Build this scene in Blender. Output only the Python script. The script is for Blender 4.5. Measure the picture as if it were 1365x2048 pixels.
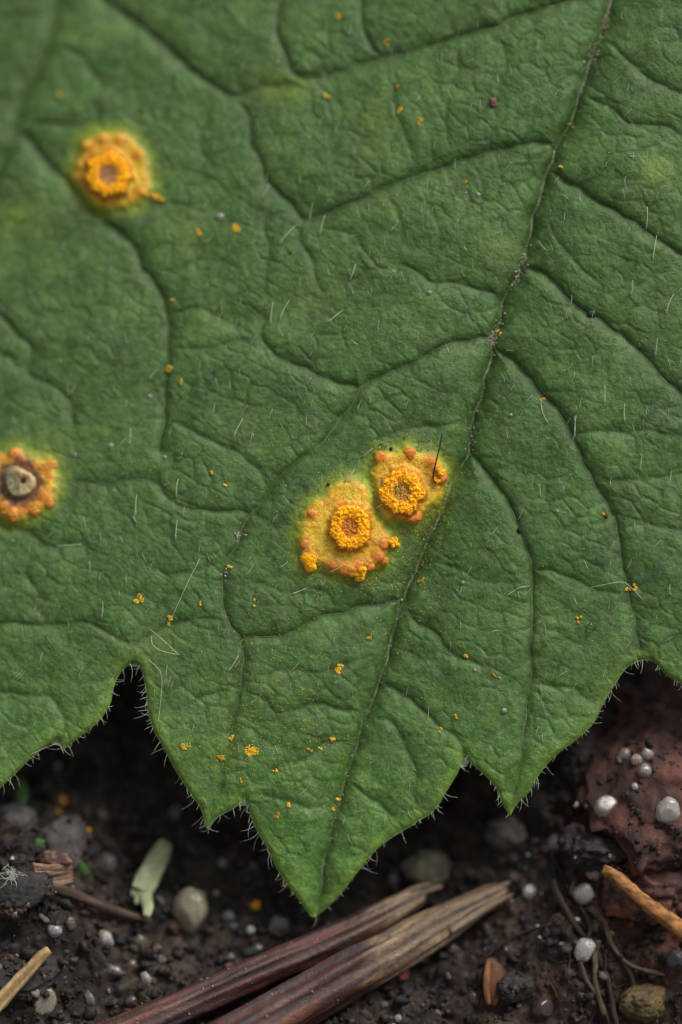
import bpy, math, random
import numpy as np

# ------------------------------------------------------------------ clear
for o in list(bpy.data.objects):
    bpy.data.objects.remove(o)
scene = bpy.context.scene
COL = scene.collection
S = 0.001                                   # everything below is written in millimetres
rng = np.random.default_rng(7)
random.seed(7)

# ------------------------------------------------------------------ camera (macro lens, about 1:1, 20 cm from the leaf)
TILT = math.radians(28)                     # view axis leans 28 degrees off the vertical
D = 200.0                                   # distance to the plane in focus
PXMM = 60.0                                 # photo pixels per millimetre in that plane
P0 = np.array([0.0, 0.0, 8.3])
AX = np.array([1.0, 0.0, 0.0])
UP = np.array([0.0, math.cos(TILT), math.sin(TILT)])
FW = np.array([0.0, math.sin(TILT), -math.cos(TILT)])
CAM = P0 - FW * D
cam_d = bpy.data.cameras.new('camera')
cam_d.sensor_fit = 'VERTICAL'
cam_d.sensor_height = 36.0
cam_d.lens = 36.0 * D / (2048 / PXMM)
cam_d.clip_start = 0.01
cam_d.clip_end = 50.0
cam_d.dof.use_dof = True
cam_d.dof.focus_distance = D * S
cam_d.dof.aperture_fstop = 13.5
cam = bpy.data.objects.new('camera', cam_d)
cam.location = CAM * S
cam.rotation_euler = (TILT, 0, 0)
COL.objects.link(cam)
scene.camera = cam

# ------------------------------------------------------------------ sky and sun (bright overcast, main light from beyond and to the right)
SUN_EL, SUN_AZ = math.radians(52), math.radians(46)      # azimuth measured from +Y towards +X
world = bpy.data.worlds.new('World')
scene.world = world
world.use_nodes = True
wn = world.node_tree
wn.nodes.clear()
wo = wn.nodes.new('ShaderNodeOutputWorld')
wb = wn.nodes.new('ShaderNodeBackground')
ws = wn.nodes.new('ShaderNodeTexSky')
ws.sky_type = 'NISHITA'
ws.sun_disc = False
ws.sun_elevation = SUN_EL
ws.sun_rotation = SUN_AZ
ws.dust_density = 4.0
wh = wn.nodes.new('ShaderNodeHueSaturation')
wh.inputs['Saturation'].default_value = 0.12
wn.links.new(ws.outputs[0], wh.inputs['Color'])
wn.links.new(wh.outputs[0], wb.inputs['Color'])
wb.inputs['Strength'].default_value = 0.06
wn.links.new(wb.outputs[0], wo.inputs['Surface'])
sun_d = bpy.data.lights.new('sun', 'SUN')
sun_d.energy = 1.5
sun_d.angle = math.radians(26)
sun_d.color = (1.0, 0.96, 0.9)
sun = bpy.data.objects.new('sun', sun_d)
sun.location = (0.1, 0.1, 0.3)
COL.objects.link(sun)
sun.rotation_euler = (-(math.pi / 2 - SUN_EL), 0, -SUN_AZ)
vs = scene.view_settings
vs.view_transform = 'Standard'
vs.look = 'None'
vs.gamma = 1.0
vs.use_curve_mapping = False
vs.exposure = 1.15

# ------------------------------------------------------------------ numeric helpers
def lin(r, g, b):
    c = np.array([r, g, b], float) / 255.0
    return np.where(c <= 0.04045, c / 12.92, ((c + 0.055) / 1.055) ** 2.4)

_perm = np.random.default_rng(3).permutation(512)
_perm = np.concatenate([_perm, _perm, _perm])
_ga = np.random.default_rng(4).uniform(0, 2 * np.pi, 512)
_gx, _gy = np.cos(_ga), np.sin(_ga)
def perlin(x, y, seed=0):
    x = np.asarray(x, float) + seed * 17.31
    y = np.asarray(y, float) + seed * 9.73
    xi = np.floor(x).astype(int); yi = np.floor(y).astype(int)
    xf = x - xi; yf = y - yi
    u = xf * xf * xf * (xf * (xf * 6 - 15) + 10); v = yf * yf * yf * (yf * (yf * 6 - 15) + 10)
    def g(ix, iy, dx, dy):
        h = _perm[(_perm[ix & 511] + iy) & 511]
        return _gx[h] * dx + _gy[h] * dy
    n00 = g(xi, yi, xf, yf); n10 = g(xi + 1, yi, xf - 1, yf)
    n01 = g(xi, yi + 1, xf, yf - 1); n11 = g(xi + 1, yi + 1, xf - 1, yf - 1)
    return (n00 * (1 - u) + n10 * u) * (1 - v) + (n01 * (1 - u) + n11 * u) * v
def fbm(x, y, oct=4, seed=0, gain=0.5):
    s = 0; a = 1.0; f = 1.0
    for k in range(oct):
        s = s + a * perlin(np.asarray(x) * f, np.asarray(y) * f, seed + k * 3)
        a *= gain; f *= 2.03
    return s
def voronoi(x, y, seed=0, jit=0.9):
    x = np.asarray(x, float); y = np.asarray(y, float)
    xi = np.floor(x).astype(int); yi = np.floor(y).astype(int)
    r = np.random.default_rng(seed + 50)
    jx = r.uniform(-0.5, 0.5, 512) * jit; jy = r.uniform(-0.5, 0.5, 512) * jit; jv = r.uniform(0, 1, 512)
    f1 = np.full(x.shape, 9.0); f2 = np.full(x.shape, 9.0); val = np.zeros(x.shape)
    for dx in (-1, 0, 1):
        for dy in (-1, 0, 1):
            h = _perm[(_perm[(xi + dx) & 511] + yi + dy) & 511]
            d = np.hypot(xi + dx + 0.5 + jx[h] - x, yi + dy + 0.5 + jy[h] - y)
            c = d < f1
            f2 = np.where(c, f1, np.minimum(f2, d))
            val = np.where(c, jv[h], val)
            f1 = np.where(c, d, f1)
    return f1, f2, val
def smooth(a, b, x):
    t = np.clip((np.asarray(x, float) - a) / (b - a), 0, 1)
    return t * t * (3 - 2 * t)
def seg_dist(X, Y, pts, reach=160.0):
    """distance to a polyline and the length fraction of the nearest point, only within reach"""
    pts = np.asarray(pts, float)
    d = np.full(X.shape, 1e6); t_out = np.zeros(X.shape)
    L = np.concatenate([[0], np.cumsum(np.hypot(*np.diff(pts, axis=0).T))])
    if X.ndim == 2:                          # near-regular grid: only look at the rows and columns in reach
        ax_ = np.median(X, axis=0); ay_ = np.median(Y, axis=1)
        for i in range(len(pts) - 1):
            (x0, y0), (x1, y1) = pts[i], pts[i + 1]
            j0, j1 = np.searchsorted(ax_, [min(x0, x1) - reach - 12, max(x0, x1) + reach + 12])
            i0, i1 = np.searchsorted(ay_, [min(y0, y1) - reach - 12, max(y0, y1) + reach + 12])
            if j1 <= j0 or i1 <= i0: continue
            xx = X[i0:i1, j0:j1]; yy = Y[i0:i1, j0:j1]
            vx, vy = x1 - x0, y1 - y0
            t = np.clip(((xx - x0) * vx + (yy - y0) * vy) / (vx * vx + vy * vy + 1e-9), 0, 1)
            q = np.hypot(xx - x0 - t * vx, yy - y0 - t * vy)
            c = q < d[i0:i1, j0:j1]
            d[i0:i1, j0:j1][c] = q[c]; t_out[i0:i1, j0:j1][c] = ((L[i] + t * (L[i + 1] - L[i])) / L[-1])[c]
        return d, t_out
    for i in range(len(pts) - 1):
        (x0, y0), (x1, y1) = pts[i], pts[i + 1]
        m = (X > min(x0, x1) - reach) & (X < max(x0, x1) + reach) & (Y > min(y0, y1) - reach) & (Y < max(y0, y1) + reach)
        if not m.any():
            continue
        xx = X[m]; yy = Y[m]
        vx, vy = x1 - x0, y1 - y0
        t = np.clip(((xx - x0) * vx + (yy - y0) * vy) / (vx * vx + vy * vy + 1e-9), 0, 1)
        q = np.hypot(xx - x0 - t * vx, yy - y0 - t * vy)
        c = q < d[m]
        dm = d[m]; tm = t_out[m]
        dm[c] = q[c]; tm[c] = ((L[i] + t * (L[i + 1] - L[i])) / L[-1])[c]
        d[m] = dm; t_out[m] = tm
    return d, t_out
def catmull(pts, step=6.0, closed=False):
    p = np.asarray(pts, float)
    n = len(p)
    out = []
    rngi = range(n if closed else n - 1)
    for i in rngi:
        if closed:
            a, b, c, d = p[(i - 1) % n], p[i], p[(i + 1) % n], p[(i + 2) % n]
        else:
            a, b, c, d = p[max(i - 1, 0)], p[i], p[i + 1], p[min(i + 2, n - 1)]
        k = max(1, int(np.linalg.norm(c - b) / step))
        for j in range(k):
            t = j / k
            out.append(0.5 * (2 * b + (c - a) * t + (2 * a - 5 * b + 4 * c - d) * t * t + (3 * b - a - 3 * c + d) * t ** 3))
    if not closed:
        out.append(p[-1])
    return np.array(out)
def inside_poly(X, Y, poly):
    r = np.zeros(X.shape, bool)
    n = len(poly)
    for i in range(n):
        x0, y0 = poly[i]; x1, y1 = poly[(i + 1) % n]
        if y0 == y1:
            continue
        c = ((y0 > Y) != (y1 > Y))
        r ^= c & (X < (x1 - x0) * (Y - y0) / (y1 - y0) + x0)
    return r

def at_w(px, py, w):
    """photo pixel -> point w mm in front of (+) or behind (-) the plane in focus"""
    px = np.asarray(px, float); py = np.asarray(py, float); w = np.asarray(w, float)
    k = (1 - w / D)
    a = (px - 682.5) / PXMM * k; b = (1024 - py) / PXMM * k
    return P0 + a[..., None] * AX + b[..., None] * UP - w[..., None] * FW
def at_z(px, py, z):
    q = at_w(px, py, np.zeros(np.shape(px)))
    d = q - CAM
    t = (np.asarray(z, float) - CAM[2]) / d[..., 2]
    return CAM + d * np.asarray(t)[..., None]

# ------------------------------------------------------------------ scene helpers
ORG = {}
def new_mesh(name, V, F, mat, smooth_shade=True, col=None, normals=None, fl=None):
    """V (n,3) in mm; F (m,k) or list of such arrays (k = 3 or 4)"""
    V = np.asarray(V, float)
    if not isinstance(F, list):
        F = [F]
    F = [np.asarray(f, int) for f in F if len(f)]
    me = bpy.data.meshes.new(name)
    me.vertices.add(len(V))
    me.vertices.foreach_set('co', (V * S).astype(np.float32).ravel())
    tot = np.concatenate([np.full(len(f), f.shape[1], int) for f in F])
    idx = np.concatenate([f.ravel() for f in F])
    me.loops.add(len(idx)); me.polygons.add(len(tot))
    me.loops.foreach_set('vertex_index', idx.astype(np.int32))
    st = np.concatenate([[0], np.cumsum(tot)[:-1]])
    me.polygons.foreach_set('loop_start', st.astype(np.int32))
    me.polygons.foreach_set('loop_total', tot.astype(np.int32))
    me.polygons.foreach_set('use_smooth', np.full(len(tot), bool(smooth_shade)))
    me.update(calc_edges=True)
    if col is not None:
        a = me.attributes.new('col', 'FLOAT_COLOR', 'POINT')
        c4 = np.ones((len(V), 4), np.float32); c4[:, :3] = col
        a.data.foreach_set('color', c4.ravel())
    if fl is not None:
        a = me.attributes.new('wet', 'FLOAT', 'POINT')
        a.data.foreach_set('value', np.asarray(fl, np.float32))
    me.validate()
    if normals is not None and len(me.vertices) == len(V):
        me.normals_split_custom_set_from_vertices(np.asarray(normals, float).tolist())
    if mat is not None:
        me.materials.append(mat)
    return me
def link(name, me, origin, parent=None, label=None, cat=None, group=None, kind=None):
    o = bpy.data.objects.new(name, me)
    COL.objects.link(o)
    origin = np.asarray(origin, float)
    if parent is not None:
        o.parent = parent
        o.location = (origin - ORG[parent.name]) * S
    else:
        o.location = origin * S
    ORG[o.name] = origin
    if label: o['label'] = label
    if cat: o['category'] = cat
    if group: o['group'] = group
    if kind: o['kind'] = kind
    return o
def mk(name, V, F, mat, parent=None, origin=None, label=None, cat=None, group=None, kind=None, **kw):
    V = np.asarray(V, float)
    if origin is None:
        origin = np.array([V[:, 0].mean(), V[:, 1].mean(), V[:, 2].min()])
    me = new_mesh(name, V - origin, F, mat, **kw)
    return link(name, me, origin, parent, label, cat, group, kind)
def empty(name, origin, label, cat, group=None):
    return link(name, None, origin, None, label, cat, group)

def tube(P, R, sides=8, cap=True):
    P = np.asarray(P, float); n = len(P)
    R = np.broadcast_to(np.asarray(R, float), (n,))
    T = np.gradient(P, axis=0); T /= np.linalg.norm(T, axis=1)[:, None] + 1e-12
    ref = np.array([0.31, -0.2, 0.93])
    A = np.cross(T, ref); A /= np.linalg.norm(A, axis=1)[:, None] + 1e-12
    B = np.cross(A, T)
    th = np.arange(sides) * 2 * np.pi / sides
    V = P[:, None, :] + R[:, None, None] * (np.cos(th)[None, :, None] * A[:, None, :] + np.sin(th)[None, :, None] * B[:, None, :])
    V = V.reshape(-1, 3)
    i = np.arange(n - 1)[:, None] * sides; j = np.arange(sides)[None, :]; k = (j + 1) % sides
    Q = np.stack([i + j, i + k, i + sides + k, i + sides + j], -1).reshape(-1, 4)
    F = [Q]
    if cap:
        V = np.vstack([V, P[0], P[-1]])
        c0, c1 = n * sides, n * sides + 1
        j = np.arange(sides); k = (j + 1) % sides
        F.append(np.vstack([np.stack([k, j, np.full(sides, c0)], -1),
                            np.stack([(n - 1) * sides + j, (n - 1) * sides + k, np.full(sides, c1)], -1)]))
    return V, F
def merge(parts):
    """join (V, F) pairs into one (V, F)"""
    VV = []; FF = {}; off = 0
    for V, F in parts:
        if not isinstance(F, list): F = [F]
        for f in F:
            f = np.asarray(f)
            if len(f): FF.setdefault(f.shape[1], []).append(f + off)
        VV.append(V); off += len(V)
    return np.vstack(VV), [np.vstack(v) for v in FF.values()]
def icosphere(sub):
    t = (1 + 5 ** 0.5) / 2
    v = [(-1, t, 0), (1, t, 0), (-1, -t, 0), (1, -t, 0), (0, -1, t), (0, 1, t), (0, -1, -t), (0, 1, -t), (t, 0, -1), (t, 0, 1), (-t, 0, -1), (-t, 0, 1)]
    f = [(0, 11, 5), (0, 5, 1), (0, 1, 7), (0, 7, 10), (0, 10, 11), (1, 5, 9), (5, 11, 4), (11, 10, 2), (10, 7, 6), (7, 1, 8), (3, 9, 4), (3, 4, 2), (3, 2, 6), (3, 6, 8), (3, 8, 9), (4, 9, 5), (2, 4, 11), (6, 2, 10), (8, 6, 7), (9, 8, 1)]
    v = [np.array(p) / np.linalg.norm(p) for p in v]
    for _ in range(sub):
        mid = {}; g = []
        def m(a, b):
            k = (min(a, b), max(a, b))
            if k not in mid:
                p = v[a] + v[b]; v.append(p / np.linalg.norm(p)); mid[k] = len(v) - 1
            return mid[k]
        for a, b, c in f:
            ab, bc, ca = m(a, b), m(b, c), m(c, a)
            g += [(a, ab, ca), (b, bc, ab), (c, ca, bc), (ab, bc, ca)]
        f = g
    return np.array(v), np.array(f)
ICO = [icosphere(k) for k in range(5)]
def rot_random(n, r):
    q = r.normal(size=(n, 4)); q /= np.linalg.norm(q, axis=1)[:, None]
    w, x, y, z = q.T
    return np.stack([np.stack([1 - 2 * (y * y + z * z), 2 * (x * y - z * w), 2 * (x * z + y * w)], -1),
                     np.stack([2 * (x * y + z * w), 1 - 2 * (x * x + z * z), 2 * (y * z - x * w)], -1),
                     np.stack([2 * (x * z - y * w), 2 * (y * z + x * w), 1 - 2 * (x * x + y * y)], -1)], 1)
def noise3(V, f, seed):
    return (perlin(V[:, 0] * f, V[:, 1] * f, seed) + perlin(V[:, 1] * f, V[:, 2] * f, seed + 5) + perlin(V[:, 2] * f, V[:, 0] * f, seed + 9)) / 1.6
def blob(sub, radii, seed, rough=0.2, f=1.0, facets=0, fr=None):
    """an irregular closed lump: noise on a sphere, optionally cut flat by random planes"""
    V, F = ICO[sub]; V = V.copy()
    r = np.random.default_rng(seed)
    V = V * (1 + rough * noise3(V, f, seed) + (rough * 0.4 * noise3(V, f * 2.7, seed + 2)))[:, None]
    for _ in range(facets):
        n = r.normal(size=3); n /= np.linalg.norm(n); c = r.uniform(0.62, 0.88)
        d = V @ n
        V = V - np.where(d > c, (d - c) * 0.85, 0)[:, None] * n
    return V * np.asarray(radii), F
def scatter_balls(P, R, r, sub=0, jit=0.18):
    """many tiny lumps in one mesh"""
    P = np.asarray(P); n = len(P)
    V0, F0 = ICO[sub]
    J = 1 + r.uniform(-jit, jit, (n, len(V0), 1))
    M = rot_random(n, r)
    sc = np.asarray(R, float).reshape(n, 1, 1) if np.ndim(R) == 1 else np.asarray(R, float)[:, None, :]
    V = np.einsum('nij,nkj->nki', M, (V0[None] * J) * sc) + P[:, None, :]
    F = F0[None] + (np.arange(n) * len(V0))[:, None, None]
    return V.reshape(-1, 3), F.reshape(-1, 3)

# ------------------------------------------------------------------ materials
def nmat(name):
    m = bpy.data.materials.new(name); m.use_nodes = True
    nt = m.node_tree
    return m, nt, nt.nodes['Principled BSDF']
def coords(nt, scale=1000.0):
    tc = nt.nodes.new('ShaderNodeTexCoord'); mp = nt.nodes.new('ShaderNodeMapping')
    mp.inputs['Scale'].default_value = (scale,) * 3
    nt.links.new(tc.outputs['Object'], mp.inputs['Vector'])
    return mp.outputs[0]
def noise(nt, vec, scale, detail=4, rough=0.55):
    n = nt.nodes.new('ShaderNodeTexNoise'); n.inputs['Scale'].default_value = scale
    n.inputs['Detail'].default_value = detail; n.inputs['Roughness'].default_value = rough
    nt.links.new(vec, n.inputs['Vector'])
    return n.outputs['Fac']
def ramp(nt, fac, stops):
    r = nt.nodes.new('ShaderNodeValToRGB')
    el = r.color_ramp.elements
    while len(el) < len(stops): el.new(0.5)
    for e, (p, c) in zip(el, stops):
        e.position = p; e.color = (c[0], c[1], c[2], 1) if np.ndim(c) else (c, c, c, 1)
    nt.links.new(fac, r.inputs[0])
    return r.outputs[0]
def mixc(nt, a, b, fac, mode='MIX'):
    m = nt.nodes.new('ShaderNodeMix'); m.data_type = 'RGBA'; m.blend_type = mode
    for s, v in ((0, fac), (6, a), (7, b)):
        if hasattr(v, 'links') or hasattr(v, 'is_linked'): nt.links.new(v, m.inputs[s])
        else: m.inputs[s].default_value = v if s == 0 else (*v, 1)
    return m.outputs[2]
def mathn(nt, op, a, b=0.0, clamp=False):
    m = nt.nodes.new('ShaderNodeMath'); m.operation = op; m.use_clamp = clamp
    for s, v in ((0, a), (1, b)):
        if hasattr(v, 'is_linked'): nt.links.new(v, m.inputs[s])
        else: m.inputs[s].default_value = v
    return m.outputs[0]
def bump(nt, h, bsdf, strength, dist_mm, prev=None):
    b = nt.nodes.new('ShaderNodeBump'); b.inputs['Strength'].default_value = strength
    b.inputs['Distance'].default_value = dist_mm * S
    nt.links.new(h, b.inputs['Height'])
    if prev is not None: nt.links.new(prev, b.inputs['Normal'])
    nt.links.new(b.outputs[0], bsdf.inputs['Normal'])
    return b.outputs[0]
def attr(nt, name):
    a = nt.nodes.new('ShaderNodeAttribute'); a.attribute_name = name
    return a

def mat_leaf():
    m, nt, b = nmat('leaf_surface')
    v = coords(nt)
    a = attr(nt, 'col'); w = attr(nt, 'wet')
    n1 = noise(nt, v, 1.6, 5, 0.6)
    n2 = noise(nt, v, 9.0, 3, 0.6)
    n3 = noise(nt, v, 26.0, 2, 0.6)
    c = mixc(nt, a.outputs['Color'], ramp(nt, n1, [(0.3, 0.72), (0.7, 1.22)]), 0.8, 'MULTIPLY')
    c = mixc(nt, c, ramp(nt, n2, [(0.3, 0.74), (0.72, 1.26)]), 0.9, 'MULTIPLY')
    c = mixc(nt, c, ramp(nt, n3, [(0.35, 0.75), (0.68, 1.32)]), 0.8, 'MULTIPLY')
    nt.links.new(c, b.inputs['Base Color'])
    ro = mathn(nt, 'SUBTRACT', ramp(nt, n2, [(0.2, 0.42), (0.8, 0.62)]), mathn(nt, 'MULTIPLY', w.outputs['Fac'], 0.3), True)
    nt.links.new(ro, b.inputs['Roughness'])
    b.inputs['Specular IOR Level'].default_value = 0.34
    b.inputs['Subsurface Weight'].default_value = 0.0
    b.inputs['Sheen Weight'].default_value = 0.04
    b.inputs['Sheen Roughness'].default_value = 0.4
    p = bump(nt, n2, b, 1.0, 0.028)
    bump(nt, n3, b, 1.0, 0.020, p)
    return m
def mat_col(name, rough=0.6, spec=0.4, nscale=8.0, var=0.35, bmp=0.5, bdist=0.02, trans=0.0, sss=0.0):
    """colour from the mesh's own tint, broken up by two noises and a fine relief"""
    m, nt, b = nmat(name)
    v = coords(nt)
    a = attr(nt, 'col')
    n1 = noise(nt, v, nscale, 5, 0.62)
    n2 = noise(nt, v, nscale * 4.1, 3, 0.6)
    c = mixc(nt, a.outputs['Color'], ramp(nt, n1, [(0.3, 1 - var), (0.7, 1 + var)]), 1.0, 'MULTIPLY')
    c = mixc(nt, c, ramp(nt, n2, [(0.3, 1 - var * 0.6), (0.7, 1 + var * 0.6)]), 1.0, 'MULTIPLY')
    nt.links.new(c, b.inputs['Base Color'])
    nt.links.new(ramp(nt, n2, [(0.3, max(rough - 0.12, 0.05)), (0.7, min(rough + 0.12, 1))]), b.inputs['Roughness'])
    b.inputs['Specular IOR Level'].default_value = spec
    b.inputs['Transmission Weight'].default_value = trans
    if sss:
        b.inputs['Subsurface Weight'].default_value = sss
        b.inputs['Subsurface Radius'].default_value = (0.25 * S, 0.2 * S, 0.16 * S)
        b.inputs['Subsurface Scale'].default_value = 1.0
    if bmp:
        p = bump(nt, n1, b, bmp, bdist)
        bump(nt, n2, b, bmp, bdist * 0.4, p)
    return m
def mat_grain():
    m, nt, b = nmat('quartz_grain')
    v = coords(nt)
    a = attr(nt, 'col')
    n1 = noise(nt, v, 2.2, 4, 0.6)
    n2 = noise(nt, v, 11.0, 3, 0.6)
    c = mixc(nt, a.outputs['Color'], ramp(nt, n1, [(0.32, 0.70), (0.7, 1.10)]), 0.8, 'MULTIPLY')
    c = mixc(nt, c, ramp(nt, n2, [(0.3, 0.88), (0.7, 1.06)]), 0.6, 'MULTIPLY')
    nt.links.new(c, b.inputs['Base Color'])
    nt.links.new(ramp(nt, n2, [(0.3, 0.16), (0.7, 0.42)]), b.inputs['Roughness'])
    b.inputs['Transmission Weight'].default_value = 0.68
    b.inputs['IOR'].default_value = 1.5
    b.inputs['Subsurface Weight'].default_value = 0.6
    b.inputs['Subsurface Radius'].default_value = (0.3 * S, 0.28 * S, 0.25 * S)
    b.inputs['Subsurface Scale'].default_value = 1.0
    bump(nt, n1, b, 0.35, 0.05)
    return m
def mat_plain(name, color, rough, spec=0.5, trans=0.0, ior=1.45, alpha=1.0):
    m, nt, b = nmat(name)
    v = coords(nt)
    n1 = noise(nt, v, 7.0, 3, 0.6)
    c = mixc(nt, tuple(color), ramp(nt, n1, [(0.3, 0.75), (0.7, 1.2)]), 1.0, 'MULTIPLY')
    nt.links.new(c, b.inputs['Base Color'])
    b.inputs['Roughness'].default_value = rough
    b.inputs['Specular IOR Level'].default_value = spec
    b.inputs['Transmission Weight'].default_value = trans
    b.inputs['IOR'].default_value = ior
    return m
M_LEAF = mat_leaf()
M_SPORE = mat_col('rust_spores', 0.75, 0.25, 7.0, 0.22, 0.0)
M_BLIST = mat_col('rust_blister', 0.34, 0.45, 9.0, 0.3, 1.0, 0.03, sss=0.3)
M_CAP = mat_col('dry_cap', 0.7, 0.3, 9.0, 0.3, 0.7, 0.03)
M_VEIN = mat_col('vein_cord', 0.7, 0.3, 8.0, 0.4, 0.8, 0.02)
M_HAIR = mat_plain('leaf_hair', (0.72, 0.75, 0.62), 0.3, 0.5, 0.35)
M_SOIL = mat_col('soil_dark', 0.85, 0.25, 2.5, 0.5, 1.0, 0.06)
M_CRUMB = mat_col('soil_crumb', 0.7, 0.35, 6.0, 0.4, 0.8, 0.04)
M_GRAIN = mat_grain()
M_BARK = mat_col('stem_bark', 0.48, 0.45, 5.0, 0.42, 1.0, 0.05)
M_WOOD = mat_col('dead_plant', 0.75, 0.3, 6.0, 0.3, 0.7, 0.03)
M_GREEN = mat_col('green_shred', 0.6, 0.3, 5.0, 0.25, 0.5, 0.02)
M_BLACK = mat_plain('black_bristle', (0.008, 0.008, 0.01), 0.4)
M_DROP = mat_plain('clear_drop', (0.9, 0.95, 0.9), 0.03, 0.5, 1.0, 1.33)

# =================================================================== SOIL (the ground)
def mound(x, y):
    def g(cx, cy, sx, sy, h): return h * np.exp(-((x - cx) / sx) ** 2 - ((y - cy) / sy) ** 2)
    return (g(9.8, -7.5, 3.4, 4.2, 2.3) + g(-11.0, -10.0, 2.6, 3.6, 1.9) + g(8.0, -12.5, 2.2, 2.2, 0.5)
            - g(1.5, -9.5, 5.0, 5.5, 0.7) - g(9.5, -16.5, 4.0, 2.2, 1.0))
def soil_h(x, y):
    x = np.asarray(x, float); y = np.asarray(y, float)
    h = mound(x, y) + 0.45 * fbm(x * 0.35, y * 0.35, 3, 1)
    f1, f2, val = voronoi(x * 0.9 + 0.25 * fbm(x, y, 2, 4), y * 0.9 + 0.25 * fbm(x, y, 2, 8), 2)
    h = h + (val - 0.4) * 0.45 * smooth(0.02, 0.35, f2 - f1)
    f1, f2, val = voronoi(x * 2.6 + 0.2 * fbm(x * 3, y * 3, 2, 14), y * 2.6, 5)
    h = h + (val - 0.3) * 0.2 * smooth(0.02, 0.4, f2 - f1)
    return h + 0.10 * fbm(x * 3.0, y * 3.0, 4, 21) - 0.15
def hit(px, py):
    """where the line of sight through a photo pixel meets the soil"""
    z = np.zeros(np.shape(px))
    for _ in range(18):
        p = at_z(px, py, z)
        z = 0.45 * z + 0.55 * soil_h(p[..., 0], p[..., 1])
    return at_z(px, py, z)
def axis(dense0, dense1, step, far, growth=1.13):
    core = np.arange(dense0, dense1 + step / 2, step)
    out = []; s = step; p = 0
    while p < far:
        s *= growth; p += s; out.append(p)
    out = np.array(out)
    return np.concatenate([(dense0 - out)[::-1], core, dense1 + out])
gx = axis(-14.0, 14.0, 0.07, 3000.0); gy = axis(-19.0, 3.0, 0.07, 3000.0)
GX, GY = np.meshgrid(gx, gy)
GZ = soil_h(GX, GY)
GZ = GZ * smooth(70, 20, np.hypot(GX, GY + 8))
nc = len(gx)
ii, jj = np.meshgrid(np.arange(len(gy) - 1), np.arange(nc - 1), indexing='ij')
SF = np.stack([ii * nc + jj, ii * nc + jj + 1, (ii + 1) * nc + jj + 1, (ii + 1) * nc + jj], -1).reshape(-1, 4)
SV = np.stack([GX, GY, GZ], -1).reshape(-1, 3)
t1 = smooth(-0.25, 0.35, fbm(GX * 0.5, GY * 0.5, 4, 31)).ravel()[:, None]
t2 = smooth(0.05, 0.5, fbm(GX * 1.7, GY * 1.7, 3, 41)).ravel()[:, None]
t3 = (smooth(3.0, 8.0, GX.ravel()) * smooth(-0.2, 0.3, fbm(GX * 0.4, GY * 0.4, 3, 55)).ravel())[:, None]
far_ = smooth(18, 60, np.hypot(GX, GY + 8)).ravel()[:, None]
t1 = t1 * (1 - far_) + 0.5 * far_; t2 = t2 * (1 - far_) + 0.15 * far_; t3 = t3 * (1 - far_) + 0.2 * far_
scol = lin(25, 21, 19) * (1 - t1) + lin(43, 36, 30) * t1
scol = scol * (1 - 0.5 * t2) + lin(60, 54, 48) * 0.5 * t2
scol = (scol * (1 - 0.7 * t3) + lin(62, 34, 26) * 0.7 * t3) * 1.3
soil = mk('soil', SV, SF, M_SOIL, origin=np.zeros(3), col=scol, kind='structure',
          label='dark lumpy soil beneath the toothed green leaf', cat='soil')

# loose crumbs too many to count
def crumbs(name, n, r0, r1, sub, palette, seed, label, mat, box=(-14, 14, -18.5, 1.5), sink=0.25):
    r = np.random.default_rng(seed)
    x = r.uniform(box[0], box[1], n); y = r.uniform(box[2], box[3], n)
    rad = r0 * (r1 / r0) ** (r.uniform(0, 1, n) ** 1.7)
    P = np.stack([x, y, soil_h(x, y) + rad * sink], -1)
    R3 = rad[:, None] * r.uniform(0.5, 1.25, (n, 3))
    V, F = scatter_balls(P, R3, r, sub, 0.42)
    pal = np.array([lin(*c[:3]) for c in palette]); pr = np.array([c[3] for c in palette], float); pr /= pr.sum()
    cc = pal[r.choice(len(pal), n, p=pr)] * r.uniform(0.7, 1.25, (n, 1))
    C = np.repeat(cc, len(ICO[sub][0]), 0)
    return mk(name, V, F, mat, origin=np.zeros(3), col=C, kind='stuff', label=label, cat='crumbs', smooth_shade=sub > 0)
crumbs('soil_crumbs', 4200, 0.06, 0.24, 1, [(26, 23, 22, 6), (38, 32, 28, 4), (58, 49, 42, 1.6), (52, 32, 26, 1.5), (84, 80, 76, 0.5)], 11,
       'dark loose soil crumbs strewn over the ground', M_CRUMB)
crumbs('fine_grit', 8000, 0.02, 0.08, 0, [(32, 28, 26, 6), (56, 50, 44, 3), (90, 84, 78, 1.0), (140, 136, 130, 0.35)], 12,
       'fine grey grit dusting the dark soil', M_CRUMB, sink=0.5)

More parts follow.
